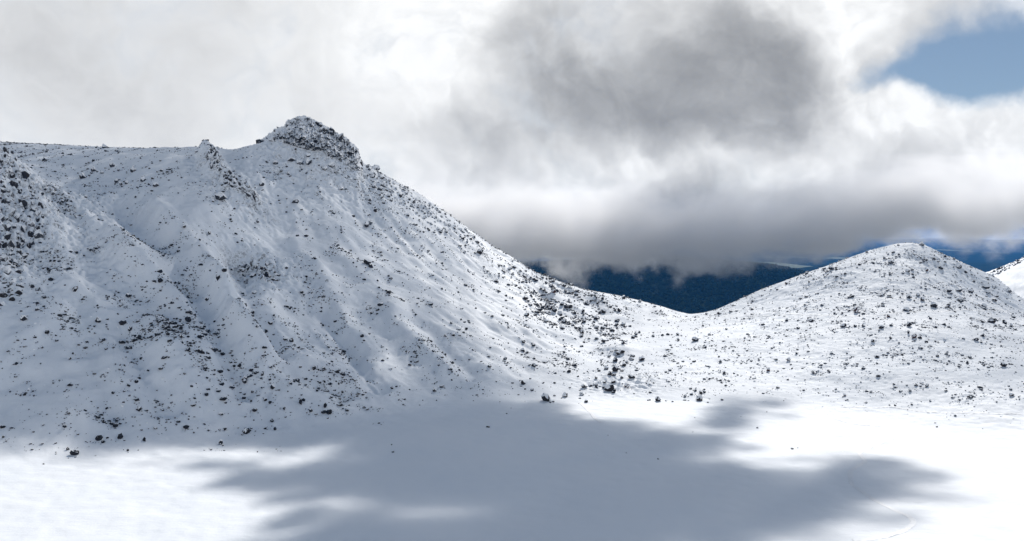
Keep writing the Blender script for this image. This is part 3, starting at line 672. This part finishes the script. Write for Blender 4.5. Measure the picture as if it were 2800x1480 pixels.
sz *= 1 + 0.7 * np.exp(-(((pxc[keep] - 1530) / 100) ** 2 + ((pyc[keep] - 810) / 90) ** 2) / 2) + 0.4 * np.exp(-(((pxc[keep] - 500) / 350) ** 2 + ((pyc[keep] - 950) / 160) ** 2) / 2)
lf = s_left[keep] > 0.5
print('scattered rocks', ns)
o = tag(link('rock_scatter', splat(pl[lf], sz[lf], 51), M_BARE), 'small dark stones strewn over the snowy mountain face', 'stones', kind='stuff')
o = tag(link('rock_scatter', splat(pl[~lf], sz[~lf] * 1.05, 52), M_ROCK), 'small snow-dusted stones strewn over the right hill', 'stones', kind='stuff')
cl_p, cl_s = [], []
rr_ = random.Random(5)
for b in BOULD:                                    # chips and half-buried stones round each boulder
    for _ in range(rr_.randint(2, 6)):
        a_ = rr_.uniform(0, 6.283); d_ = b['size'] * rr_.uniform(0.6, 2.6); x_, y_ = b['P'][0] + d_ * math.cos(a_) * 1.3, b['P'][1] + d_ * math.sin(a_)
        cl_p.append((x_, y_, ground(x_, y_))); cl_s.append(b['size'] * rr_.uniform(0.18, 0.6))
tag(link('rock_scatter', splat(np.array(cl_p), np.array(cl_s), 55), M_ROCK), 'broken chips lying close round the larger boulders', 'stones', kind='stuff')
if rest_b:
    pr = np.array([b['P'] for b in rest_b]); sr_ = np.array([b['size'] for b in rest_b])
    tag(link('rock_scatter', splat(pr, sr_ * 1.3, 53), M_ROCK), 'fist-like medium stones lying between the boulders', 'stones', kind='stuff')
# snow-buried stones: soft lumps that only shade the snow
N2 = 90000
Y2 = np.sqrt(rng.uniform(330.0 ** 2, 680.0 ** 2, N2)); u2 = rng.uniform(-0.56, 0.56, N2); X2 = u2 * Y2; z2 = cub(G, X2 - GX0, Y2 - GY0)
d2 = col_density(W0 / 2 + u2 * FOC, HOR - (z2 - CH) / Y2 * FOC) * np.exp(0.7 * bil(patch1, X2 - GX0, Y2 - GY0) + 0.5 * bil(patch2, X2 - GX0, Y2 - GY0)) * np.clip((z2 - 1) / 4, 0, 1) * (2.2 - 1.9 * bil(left, X2 - GX0, Y2 - GY0))
k2 = rng.uniform(0, 1, N2) < np.clip(d2 * 0.055, 0, 1)
pl2 = np.stack([X2, Y2, z2], -1)[k2]; print('lumps', len(pl2))
tag(link('snow_lumps', splat(pl2, np.clip(np.exp(rng.normal(-0.25, 0.4, len(pl2))), 0.4, 2.4), 54, sink=-0.02, squash=(.5, .8), name='snow_lumps'), M_CAP), 'snow-buried stones making small lumps on the slopes', 'snow', kind='stuff')

# ---- rock outcrops made of many blocks
BLOCK = {}
for nm, mt in (('rime', M_RIME), ('dark', M_ROCK)):
    L = []
    for i in range(10):
        bm = hull_rock(700 + i, .9, .8, random.uniform(1.0, 1.5), 15); me = bpy.data.meshes.new('rock_block'); bm.to_mesh(me); bm.free()
        me.polygons.foreach_set('use_smooth', [False] * len(me.polygons)); me.materials.append(mt); L.append(me)
    BLOCK[nm] = L
def in_poly(px, py, poly):
    ins = False; j = len(poly) - 1
    for i in range(len(poly)):
        (xi, yi), (xj, yj) = poly[i], poly[j]
        if (yi > py) != (yj > py) and px < (xj - xi) * (py - yi) / (yj - yi) + xi: ins = not ins
        j = i
    return ins
def outcrop(name, label, cat, poly, n, size, darkp, ridge=None, lean=0.35, seed=0, upr=1.0, sep=0.8):
    r = random.Random(seed); xs = [p[0] for p in poly]; ys = [p[1] for p in poly]
    got = []; tries = 0
    while len(got) < n and tries < 20000:
        tries += 1; px, py = r.uniform(min(xs), max(xs)), r.uniform(min(ys), max(ys))
        if not in_poly(px, py, poly): continue
        s = r.uniform(*size)
        if any(math.hypot(px - a, (py - b)) < 0.42 * (s + c) * sep for a, b, c, _ in got): 
            if tries < 12000: continue
        P = hit(px, py)
        if P is None or (ridge and P[1] > ridge + 25):
            if not ridge: continue
            P = XYZ(px, py, ridge + r.uniform(-3, 4)); up = 1
        else: up = 0
        got.append((px, py, s, (P, up)))
    b0 = min((g[3][0] for g in got), key=lambda P: P[2])
    root = bpy.data.objects.new(name, None); COL.objects.link(root); root.location = tuple(b0); tag(root, label, cat)
    for (px, py, s, (P, up)) in got:
        m = s * P[1] / FOC
        dk = r.random() < darkp; o = bpy.data.objects.new('rock_block', r.choice(BLOCK['dark' if dk else 'rime'])); COL.objects.link(o); o.parent = root
        o.location = (P[0] - b0[0], P[1] - b0[1] + m * (0.3 if dk else 0.05), P[2] - b0[2] - (m * 0.1 if up == 0 else m * .25))  # dark blocks sit deeper; in the crag their colour imitates shaded gaps
        o.scale = (m * r.uniform(.85, 1.25), m * r.uniform(.9, 1.3), m * r.uniform(.8, 1.2) * upr)
        o.rotation_euler = (r.uniform(-lean, lean), r.uniform(-lean, lean), r.uniform(0, 6.28))
    return root
CRAG = [(706, 386), (735, 368), (760, 350), (776, 345), (783, 336), (800, 324), (815, 319), (835, 318), (850, 323), (905, 352), (950, 382), (978, 404), (986, 432), (994, 470), (970, 466), (945, 450), (920, 432), (895, 428), (880, 414), (850, 412), (810, 402), (770, 388), (735, 386)]
crag = outcrop('summit_crag', 'jagged rime-coated rock crag crowning the mountain summit', 'crag', CRAG, 140, (9, 24), 0.4, ridge=634, lean=0.45, seed=1, upr=1.25, sep=0.75)
LXq, LYq = np.meshgrid(np.arange(151.0), np.arange(83.0))
# the crag's own rock face: a fissured shell with a steep broken foot, closed at the back
gpx = np.arange(700, 1002, 2.0); gpy = np.arange(312, 478, 2.0); PX_, PY_ = np.meshgrid(gpx, gpy)
sdp = poly_sd(PX_, PY_, np.array(CRAG, float))
YH = np.empty(PX_.shape)
for i in range(PX_.shape[0]):
    for j in range(PX_.shape[1]):
        h_ = hit(PX_[i, j], PY_[i, j]); YH[i, j] = 634.0 if (h_ is None or h_[1] > 634) else h_[1]
for _ in range(6):
    q_ = np.pad(YH, 1, 'edge'); YH = (q_[1:-1, 1:-1] * 2 + q_[:-2, 1:-1] + q_[2:, 1:-1] + q_[1:-1, :-2] + q_[1:-1, 2:]) / 6
fr0 = fft_noise((PX_.shape[0] // 4 + 4, PX_.shape[1]), 3.0, 14, 0.4, 81, 1.0)                 # fissures: stretched down the face
fis = bil(fr0, LXq, LYq / 4.0); fin = fft_noise(PX_.shape, 2.5, 9, 0.4, 82, 1.0); lum_ = fft_noise(PX_.shape, 6, 22, 0.8, 83, 1.0)
bulge = 4.6 * np.sqrt(np.clip(sdp / 26.0, 0, 1)) + np.clip(sdp / 12.0, 0, 1) * (2.2 * (np.abs(fis) - 0.8) + 0.6 * fin + 1.3 * np.round(lum_ * 1.3) / 1.3)
inside = sdp > -1.5
sk_y = np.clip((PY_ - 312) / 90, 0, 1)
YF = YH - np.where(sdp > 0, bulge, -1.0) * (0.45 + 0.55 * sk_y); YB = YH + 5.0
fr = np.stack([(PX_ - W0 / 2) / FOC * YF, YF, CH + (HOR - PY_) / FOC * YF], -1).reshape(-1, 3)
bk = np.stack([(PX_ - W0 / 2) / FOC * YB, YB, CH + (HOR - PY_) / FOC * YB - 1.0], -1).reshape(-1, 3)
gi = np.arange(PX_.size).reshape(PX_.shape); inq = inside[:-1, :-1] & inside[1:, :-1] & inside[:-1, 1:] & inside[1:, 1:]
qf = np.stack([gi[1:, :-1], gi[1:, 1:], gi[:-1, 1:], gi[:-1, :-1]], -1)[inq]
ed = {}
for f_ in qf:
    for a_, b_ in zip(f_, np.roll(f_, -1)): ed[(int(a_), int(b_))] = 1
rimq = np.array([(b_, a_, a_ + gi.size, b_ + gi.size) for (a_, b_) in ed if (b_, a_) not in ed])
fcs = np.concatenate([qf, qf[:, ::-1] + gi.size, rimq]); us_, iv_ = np.unique(fcs, return_inverse=True)
co_ = np.concatenate([fr, bk])[us_] - np.array(crag.location)
link('rock_face', np_mesh('rock_face', co_, iv_.reshape(-1, 4), smooth=False), M_RIME, crag)
outcrop('rock_spire', 'pointed rimed spire on the ridge left of the summit crag', 'spire', [(566, 430), (572, 405), (578, 396), (588, 406), (600, 420), (612, 455), (600, 470), (580, 460)], 26, (8, 18), 0.05, ridge=598, seed=2, upr=1.5)
outcrop('rock_rib', 'broken rock rib running down from the pointed spire', 'rock rib', [(612, 470), (640, 465), (660, 490), (690, 520), (702, 540), (690, 545), (660, 520), (620, 505)], 34, (8, 20), 0.35, seed=3)
outcrop('cliff', 'dark broken cliff buttress at the far left edge', 'cliff', [(-40, 395), (15, 402), (40, 428), (58, 470), (110, 545), (125, 600), (105, 650), (70, 690), (60, 760), (48, 830), (-40, 850)], 190, (8, 32), 0.55, seed=4)
outcrop('rock_spur', 'snowy rock spur crest right of the left cliff', 'rock spur', [(120, 500), (150, 512), (190, 550), (225, 590), (228, 605), (190, 590), (150, 550), (120, 520)], 40, (7, 15), 0.12, seed=5)
outcrop('gully_outcrop', 'dark knobbly outcrop on the wall of the main gully', 'outcrop', [(650, 735), (690, 715), (740, 730), (765, 765), (740, 775), (700, 760), (660, 762)], 30, (8, 18), 0.6, seed=6)
outcrop('ridge_outcrop', 'rocky snow-dusted band along the skyline ridge below the crag', 'outcrop', [(1000, 455), (1040, 480), (1120, 525), (1200, 575), (1290, 640), (1330, 675), (1290, 670), (1200, 630), (1120, 575), (1040, 520)], 120, (6, 14), 0.18, seed=7)
outcrop('far_rock_band', 'dark rock band along the crest of the far right ridge', 'rock band', [(2700, 750), (2750, 728), (2800, 704), (2830, 690), (2830, 700), (2800, 714), (2750, 740), (2715, 757)], 46, (6, 11), 0.55, ridge=900, seed=8)

# ---- footpaths trodden across the snow: a ribbon of scuffed prints
def footpath(name, pix, label, width, seed):
    P = [hit(*q) for q in pix]; P = np.array([q for q in P if q is not None])
    t = np.concatenate([[0], np.cumsum(np.hypot(*np.diff(P[:, :2], axis=0).T))])
    n = int(t[-1] / 0.45); tt = np.linspace(0, t[-1], n)
    x = np.interp(tt, t, P[:, 0]); y = np.interp(tt, t, P[:, 1])
    kk = np.ones(15) / 15; x = np.convolve(np.pad(x, 7, 'edge'), kk, 'valid'); y = np.convolve(np.pad(y, 7, 'edge'), kk, 'valid')
    r = np.random.default_rng(seed); wig = np.convolve(r.standard_normal(n + 20), np.ones(21) / 21, 'valid') * 1.2
    tx, ty = np.gradient(x), np.gradient(y); l = np.hypot(tx, ty) + 1e-9; nx_, ny_ = -ty / l, tx / l
    prof = np.array([0.004, 0.11, 0.015, 0.08, 0.012, 0.10, 0.004]); offs = np.linspace(-.5, .5, 7) * width
    co = []
    for i in range(7):
        X = x + nx_ * (offs[i] + wig * 0.3); Yv = y + ny_ * (offs[i] + wig * 0.3)
        z = cub(G, X - GX0, Yv - GY0) + prof[i] * (1 + (0 if i in (0, 6) else 0.9) * r.uniform(-1, 1, n)) + 0.02
        co.append(np.stack([X, Yv, z], -1))
    co = np.stack(co, 1).reshape(-1, 3); ii = np.arange(n * 7).reshape(n, 7)
    f = np.stack([ii[:-1, :-1], ii[:-1, 1:], ii[1:, 1:], ii[1:, :-1]], -1).reshape(-1, 4)
    return tag(link(name, np_mesh(name, co, f), M_CAP), kind='structure')
c7 = lambda L: [(1400 + a * .5435, 1050 + b * .5435) for a, b in L]
c6 = lambda L: [(1950 + a * .4038, 600 + b * .4038) for a, b in L]
footpath('footpath', c7([(1700, 790), (1850, 780), (1960, 750), (2030, 695), (1980, 660), (1900, 625), (1800, 575), (1710, 510), (1700, 440), (1780, 390), (1740, 350), (1830, 310), (1935, 265), (1880, 215), (1740, 205), (1620, 175), (1565, 120)]), 'a', 1.5, 1)
footpath('footpath', c6([(60, 660), (350, 655), (550, 646), (850, 660), (1100, 656), (1350, 627), (1550, 630), (1800, 622), (2000, 615)]), 'b', 1.3, 2)
footpath('footpath', c6([(850, 1270), (1200, 1270), (1500, 1312), (1800, 1318), (2100, 1322)]), 'c', 1.2, 3)
footpath('footpath', c7([(340, 95), (380, 130), (420, 175), (450, 200)]), 'd', 1.4, 4)

# ================================================================== THE VALLEY BEYOND
fy = np.concatenate([np.linspace(1040, 5400, 150)[:-1], np.geomspace(5400, 42000, 150)]); fu = np.linspace(-0.62, 0.62, 260)
FU, FY = np.meshgrid(fu, fy); FX = FU * FY
def fbm2(shape, seed): return fft_noise(shape, 3, 80, 1.3, seed)
def sstep(a, b, x): t = np.clip((x - a) / (b - a), 0, 1); return t * t * (3 - 2 * t)
def valley(X, Y):
    z = -120 - 160 * sstep(1040, 2600, Y)
    hillx = 1 - sstep(1150, 2050, X + (Y - 4800) * -0.1)
    up = sstep(2900, 4900, Y) * (1 - sstep(5000, 6800, Y))
    z = z + (205 * up + 40 * up * np.sin(X / 620.0 + 0.6) * 0.4 + 14 * up * np.sin(X / 170.0 + Y / 300.0)) * hillx
    # plains and the blue hills on the horizon
    z = z + 20 * np.sin(X / 900 + Y / 1300) * sstep(5200, 7000, Y)
    z = z + sstep(6500, 8200, Y) * (1 - sstep(8600, 10500, Y)) * 110 * np.exp(-((X - 3050) / 520) ** 2)
    z = z + sstep(13000, 21000, Y) * (95 + 45 * np.sin(X / 2300 + 1.0) + 22 * np.sin(X / 900) + 9 * np.sin(X / 310.0))
    return z
FZ = valley(FX, FY)
fi = np.arange(FX.size).reshape(FX.shape)
m, nt, p = new_mat('valley_ground'); P_ = pos(nt).outputs['Position']
vn = noise(nt, vec_scale(nt, P_, (1, 0.35, 0)), 0.0011, 3, 0.4); vf = noise(nt, P_, 0.006, 5, 0.6)
sy = nt.nodes.new('ShaderNodeSeparateXYZ'); nt.links.new(P_, sy.inputs[0])
farm = V(nt, sy.outputs[1]).smooth(6800, 8500)
c = mixc(nt, vf.smooth(.3, .7), (0.010, 0.018, 0.014), (0.024, 0.036, 0.024))
c = mixc(nt, (vn.smooth(0.60, 0.63) * farm), c, (0.22, 0.24, 0.17))
nt.links.new(c, p.inputs['Base Color']); p.inputs['Roughness'].default_value = 1.0; p.inputs['Specular IOR Level'].default_value = 0.0
tag(link('valley', np_mesh('valley', np.stack([FX, FY, FZ], -1).reshape(-1, 3), np.stack([fi[:-1, :-1], fi[:-1, 1:], fi[1:, 1:], fi[1:, :-1]], -1).reshape(-1, 4)), m), kind='structure')
m, nt, p = new_mat('forest_leaves'); P_ = pos(nt).outputs['Position']
nt.links.new(mixc(nt, noise(nt, P_, 0.03, 3).smooth(.3, .7), (0.008, 0.018, 0.015), (0.020, 0.036, 0.026)), p.inputs['Base Color']); p.inputs['Roughness'].default_value = 1.0; p.inputs['Specular IOR Level'].default_value = 0.0
NT = 15000
ty = rng.uniform(3150, 5050, NT); tx = rng.uniform(-0.06, 0.34, NT) * ty
tz = valley(tx, ty); ts = rng.uniform(11, 22, NT)
tag(link('forest', splat(np.stack([tx, ty, tz], -1), ts, 61, sink=0.25, squash=(.8, 1.25), name='forest'), m), 'dark bush forest covering the far hillside under the cloud', 'forest', kind='stuff')

# ================================================================== CLOUDS AND AIR
# clouds drifting over the lake, above the picture: their shadows lie on the ice
HC = 520.0
def to_shadow(P): return np.array([P[0] - LD[0] / LD[2] * P[2], P[1] - LD[1] / LD[2] * P[2]])
def pix_ground(px, py):
    if py > 1235 or py > 1470:
        Y = CH * FOC / (py - HOR); return np.array([(px - W0 / 2) / FOC * Y, Y, 0.0])
    P = hit(px, py); return P if P is not None else None
SHADOW = [[(511, 1258), (700, 1276), (850, 1266), (900, 1240), (820, 1224), (600, 1226), (400, 1228), (215, 1228), (0, 1212), (-200, 1200), (-200, 900), (0, 860), (300, 800), (560, 820), (760, 900), (1000, 1000), (1300, 1062), (1413, 1100), (1576, 1130), (1739, 1168), (1902, 1174), (1960, 1130), (2043, 1085), (2080, 1095), (2065, 1152), (1990, 1180), (1945, 1207), (1989, 1261), (2130, 1277), (2217, 1290), (2300, 1268), (2420, 1258), (2511, 1283), (2500, 1348), (2424, 1359), (2391, 1402), (2283, 1424), (2228, 1467), (2100, 1490), (1950, 1540), (1900, 1600), (750, 1600), (640, 1500), (700, 1470), (793, 1424), (826, 1381), (760, 1348), (609, 1321), (576, 1294)]]
LIT = [((1180, 1402), (170, 22)), ((950, 1374), (150, 14)), ((640, 1240), (190, 13)), ((1140, 1000), (70, 30))]
LAKE_S = np.array([(-700, 335), (-174, 322), (-100, 335), (-60, 372), (-30, 398), (20, 418), (70, 420), (110, 412), (150, 396), (330, 345), (400, 120), (-700, 120)], float)
polyS = [np.array([to_shadow(q) for q in (pix_ground(*c) for c in pl_) if q is not None]) for pl_ in SHADOW]
st = 3.0
sx_ = np.arange(-640, 330, st); sy_ = np.arange(150, 800, st); SX, SY = np.meshgrid(sx_, sy_)
cn1 = fft_noise(SX.shape, 10, 60, 1.0, 71, st); cq = fft_noise((SX.shape[0], SX.shape[1] // 3 + 3), 5, 30, 0.7, 72, st); cn2 = bil(cq, np.meshgrid(np.arange(SX.shape[1]) / 3.0, np.arange(SX.shape[0]) * 1.0)[0], np.meshgrid(np.arange(SX.shape[1]) / 3.0, np.arange(SX.shape[0]) * 1.0)[1])
T = np.zeros(SX.shape)
for poly in polyS:
    T = np.maximum(T, sstep(-10, 20, poly_sd(SX, SY, poly) + 3.0 * cn1 + 4.5 * cn2))
for ((cx_, cy_), (rx_, ry_)) in LIT:
    a = pix_ground(cx_, cy_); b = pix_ground(cx_ + rx_, cy_); c = pix_ground(cx_, cy_ - ry_)
    a, b, c = to_shadow(a), to_shadow(b), to_shadow(c)
    T *= 1 - 0.9 * np.exp(-(((SX - a[0]) / (abs(b[0] - a[0]) + 1)) ** 2 + ((SY - a[1]) / (abs(c[1] - a[1]) + 1)) ** 2))
# a thinner veil over the mountain, thickest low on the left, open towards the notch
VEIL = [(-100, 500, .50), (100, 480, .50), (300, 440, .62), (560, 430, .60), (800, 440, .42), (1000, 520, .34), (1200, 620, .22), (1300, 690, .08), (1400, 760, .0), (1500, 850, .0), (1350, 850, .06), (1250, 780, .22), (1100, 700, .34), (900, 640, .42), (700, 620, .5), (450, 600, .6), (250, 640, .5), (330, 640, .35),
        (60, 650, .45), (40, 760, .40), (200, 800, .72), (420, 780, .72), (620, 760, .68), (760, 820, .62), (900, 800, .46), (1050, 850, .40), (1200, 900, .30), (1380, 960, .12), (1150, 960, .15), (1080, 1010, .28), (980, 960, .55), (850, 930, .62), (700, 960, .75), (500, 1000, .85), (250, 1000, .85), (60, 1000, .70), (1250, 1050, .45), (1400, 1060, .35), (1100, 1070, .6), (1600, 960, 0), (1500, 1040, .08), (1650, 1050, .0), (1750, 850, .12), (1850, 880, .05), (1900, 1000, 0), (2000, 900, 0), (2100, 1000, 0), (1550, 790, .12)]
vp = []; vw = []
for (a_, b_, w_) in VEIL:
    P = hit(a_, b_)
    if P is not None: vp.append(to_shadow(P)); vw.append(w_ * (0.62 if (a_ > 700 and b_ < 900) else 0.85 if b_ < 700 else 1.05))
vp = np.array(vp); vw = np.array(vw)
d2_ = (SX[..., None] - vp[:, 0]) ** 2 + (SY[..., None] - vp[:, 1]) ** 2
wt = 1 / (d2_ + 90.0) ** 1.6; veil = (wt * vw).sum(-1) / wt.sum(-1)
veil = veil * (1 - sstep(0, 140, 245 - SY)) * (1 + 0.16 * cn1 + 0.08 * cn2)
on_lake = sstep(-12, 18, poly_sd(SX, SY, LAKE_S))
T = np.where(on_lake > 0, T * on_lake + (1 - on_lake) * np.maximum(veil, 0), np.maximum(veil, 0))
edge = np.minimum(np.minimum(SX - sx_[0], sx_[-1] - SX), np.minimum(SY - sy_[0], sy_[-1] - SY)); T *= sstep(0, 40, edge)
T = np.where(T < 0.01, 0, T) * 14.0 * (1 + 0.12 * cn1)
T = np.clip(T, 0, 22)
ox, oy = LD[0] / LD[2] * HC, LD[1] / LD[2] * HC
live = np.zeros(T.shape, bool); on = T > 0.1
live[:] = on
fmask = (on[:-1, :-1] | on[1:, :-1] | on[:-1, 1:] | on[1:, 1:])
ci = np.arange(T.size).reshape(T.shape)
q = np.stack([ci[:-1, :-1], ci[:-1, 1:], ci[1:, 1:], ci[1:, :-1]], -1)[fmask]
touch = np.zeros(T.size, bool); touch[q.ravel()] = True
cntf = np.zeros(T.size, int); np.add.at(cntf, q.ravel(), 1)
rim = touch & (cntf < 4)
Tz = np.where(rim.reshape(T.shape), 0.0, np.maximum(T, 0.06))
top = np.stack([SX + ox, SY + oy, HC + Tz * 0.55], -1).reshape(-1, 3); bot = np.stack([SX + ox, SY + oy, HC - Tz * 0.45], -1).reshape(-1, 3)
nn = T.size; botid = np.where(rim, np.arange(nn), np.arange(nn) + nn)       # the two sheets share the rim: a closed skin
fc = np.concatenate([q, botid[q[:, ::-1]]])
used, inv = np.unique(fc, return_inverse=True)
cl = np_mesh('cloud', np.concatenate([top, bot])[used], inv.reshape(-1, 4))
m = bpy.data.materials.new('cloud_body'); m.use_nodes = True; nt = m.node_tree; nt.nodes.remove(nt.nodes['Principled BSDF'])
vs = nt.nodes.new('ShaderNodeVolumePrincipled'); vs.inputs['Color'].default_value = (.97, .98, 1, 1); vs.inputs['Density'].default_value = 0.18; vs.inputs['Anisotropy'].default_value = 0.5
nt.links.new(vs.outputs[0], nt.nodes['Material Output'].inputs['Volume'])
tag(link('cloud', cl, m), 'cloud drifting above the frozen lake', 'cloud', kind='stuff')

# an unseen higher cloud bank, added above the frame to shade the low valley cloud
a_ = np.arange(-30, 31) / 30.0; HB = 1300.0
UA, VA = np.meshgrid(a_, a_); rr = np.hypot(UA, VA); ang = np.arctan2(VA, UA)
Tb = np.clip(1 - rr ** 3, 0, 1) * 150 * (1 + 0.3 * np.sin(5 * UA + 2) * np.cos(4 * VA)); kq = np.maximum(np.abs(UA), np.abs(VA)) / np.maximum(rr, 1e-6)
EX, EY = UA * kq, VA * kq; rr = np.hypot(EX, EY); Tb = np.clip(1 - rr ** 2, 0, 1) ** 1.4 * 8 * (1 + 0.25 * np.sin(7 * EX + 2) * np.cos(5 * EY))
wob = 1 + 0.10 * np.sin(3 * ang + 1) + 0.06 * np.sin(7 * ang)
BX = 470 + LD[0] / LD[2] * HB + EX * 430 * wob; BY = 2150 + LD[1] / LD[2] * HB + EY * 620 * wob
rimb = (np.maximum(np.abs(UA), np.abs(VA)) > 0.999).ravel()
bi_ = np.arange(BX.size).reshape(BX.shape); qb = np.stack([bi_[:-1, :-1], bi_[:-1, 1:], bi_[1:, 1:], bi_[1:, :-1]], -1).reshape(-1, 4)
bb = np.where(rimb, np.arange(BX.size), np.arange(BX.size) + BX.size)
fb = np.concatenate([qb, bb[qb[:, ::-1]]]); us_, iv_ = np.unique(fb, return_inverse=True)
cob = np.concatenate([np.stack([BX, BY, HB + Tb * .6], -1).reshape(-1, 3), np.stack([BX, BY, HB - Tb * .4], -1).reshape(-1, 3)])
tag(link('cloud', np_mesh('cloud', cob[us_], iv_.reshape(-1, 4)), m), 'unseen cloud bank added to shade the low valley cloud', 'cloud', kind='stuff')

# low cloud hanging into the valley behind the notch
m = bpy.data.materials.new('valley_cloud'); m.use_nodes = True; nt = m.node_tree; nt.nodes.remove(nt.nodes['Principled BSDF'])
vs = nt.nodes.new('ShaderNodeVolumePrincipled'); vs.inputs['Color'].default_value = (.985, .985, .99, 1); vs.inputs['Anisotropy'].default_value = 0.3
P_ = pos(nt).outputs['Position']; sp_ = nt.nodes.new('ShaderNodeSeparateXYZ'); nt.links.new(P_, sp_.inputs[0])
x_, y_, z_ = (V(nt, sp_.outputs[i]) for i in range(3))
zb = ((x_ - 400.0) * (1 / 480.0)).clamp() * 58.0 + 7.0
hgt = z_ - zb
n1 = noise(nt, vec_scale(nt, P_, (1, .6, 1.1)), 0.0095, 7, 0.63)
n0 = noise(nt, vec_scale(nt, P_, (1, .4, .6)), 0.0032, 2, 0.5)
hgt = hgt + (n0 - 0.5) * 80.0 - (1.0 - x_.smooth(-60.0, 260.0)) * 16.0
field = hgt.smooth(-60.0, 60.0) * 0.95 + (n1 - 0.5) * 2.9
dens = field.smooth(0.30, 0.80) * hgt.smooth(-75.0, -5.0) * (1.0 - (hgt + (n1 - 0.5) * 300.0).smooth(50.0, 165.0)) * x_.smooth(-330.0, -120.0) * (1.0 - x_.smooth(1150.0, 1500.0)) * y_.smooth(1855.0, 1920.0) * (1.0 - y_.smooth(2080.0, 2145.0))
nt.links.new((dens * 0.020).x, vs.inputs['Density'])
nt.links.new(vs.outputs[0], nt.nodes['Material Output'].inputs['Volume'])
def box(name, a, b):
    co = [(x, y, z) for z in (a[2], b[2]) for y in (a[1], b[1]) for x in (a[0], b[0])]
    return np_mesh(name, co, [(0, 2, 3, 1), (4, 5, 7, 6), (0, 1, 5, 4), (2, 6, 7, 3), (0, 4, 6, 2), (1, 3, 7, 5)], False)
tag(link('valley_cloud', box('valley_cloud', (-350, 1850, -70), (1520, 2150, 235)), m), 'low grey cloud hanging into the blue valley', 'cloud', kind='stuff')
m = bpy.data.materials.new('air'); m.use_nodes = True; nt = m.node_tree; nt.nodes.remove(nt.nodes['Principled BSDF'])
vs = nt.nodes.new('ShaderNodeVolumePrincipled'); vs.inputs['Color'].default_value = (.07, .38, 1.0, 1); vs.inputs['Density'].default_value = 2.7e-5; vs.inputs['Anisotropy'].default_value = 0.0
nt.links.new(vs.outputs[0], nt.nodes['Material Output'].inputs['Volume'])
tag(link('haze', box('haze', (-45000, -3000, -420), (45000, 45000, 245)), m), kind='stuff')
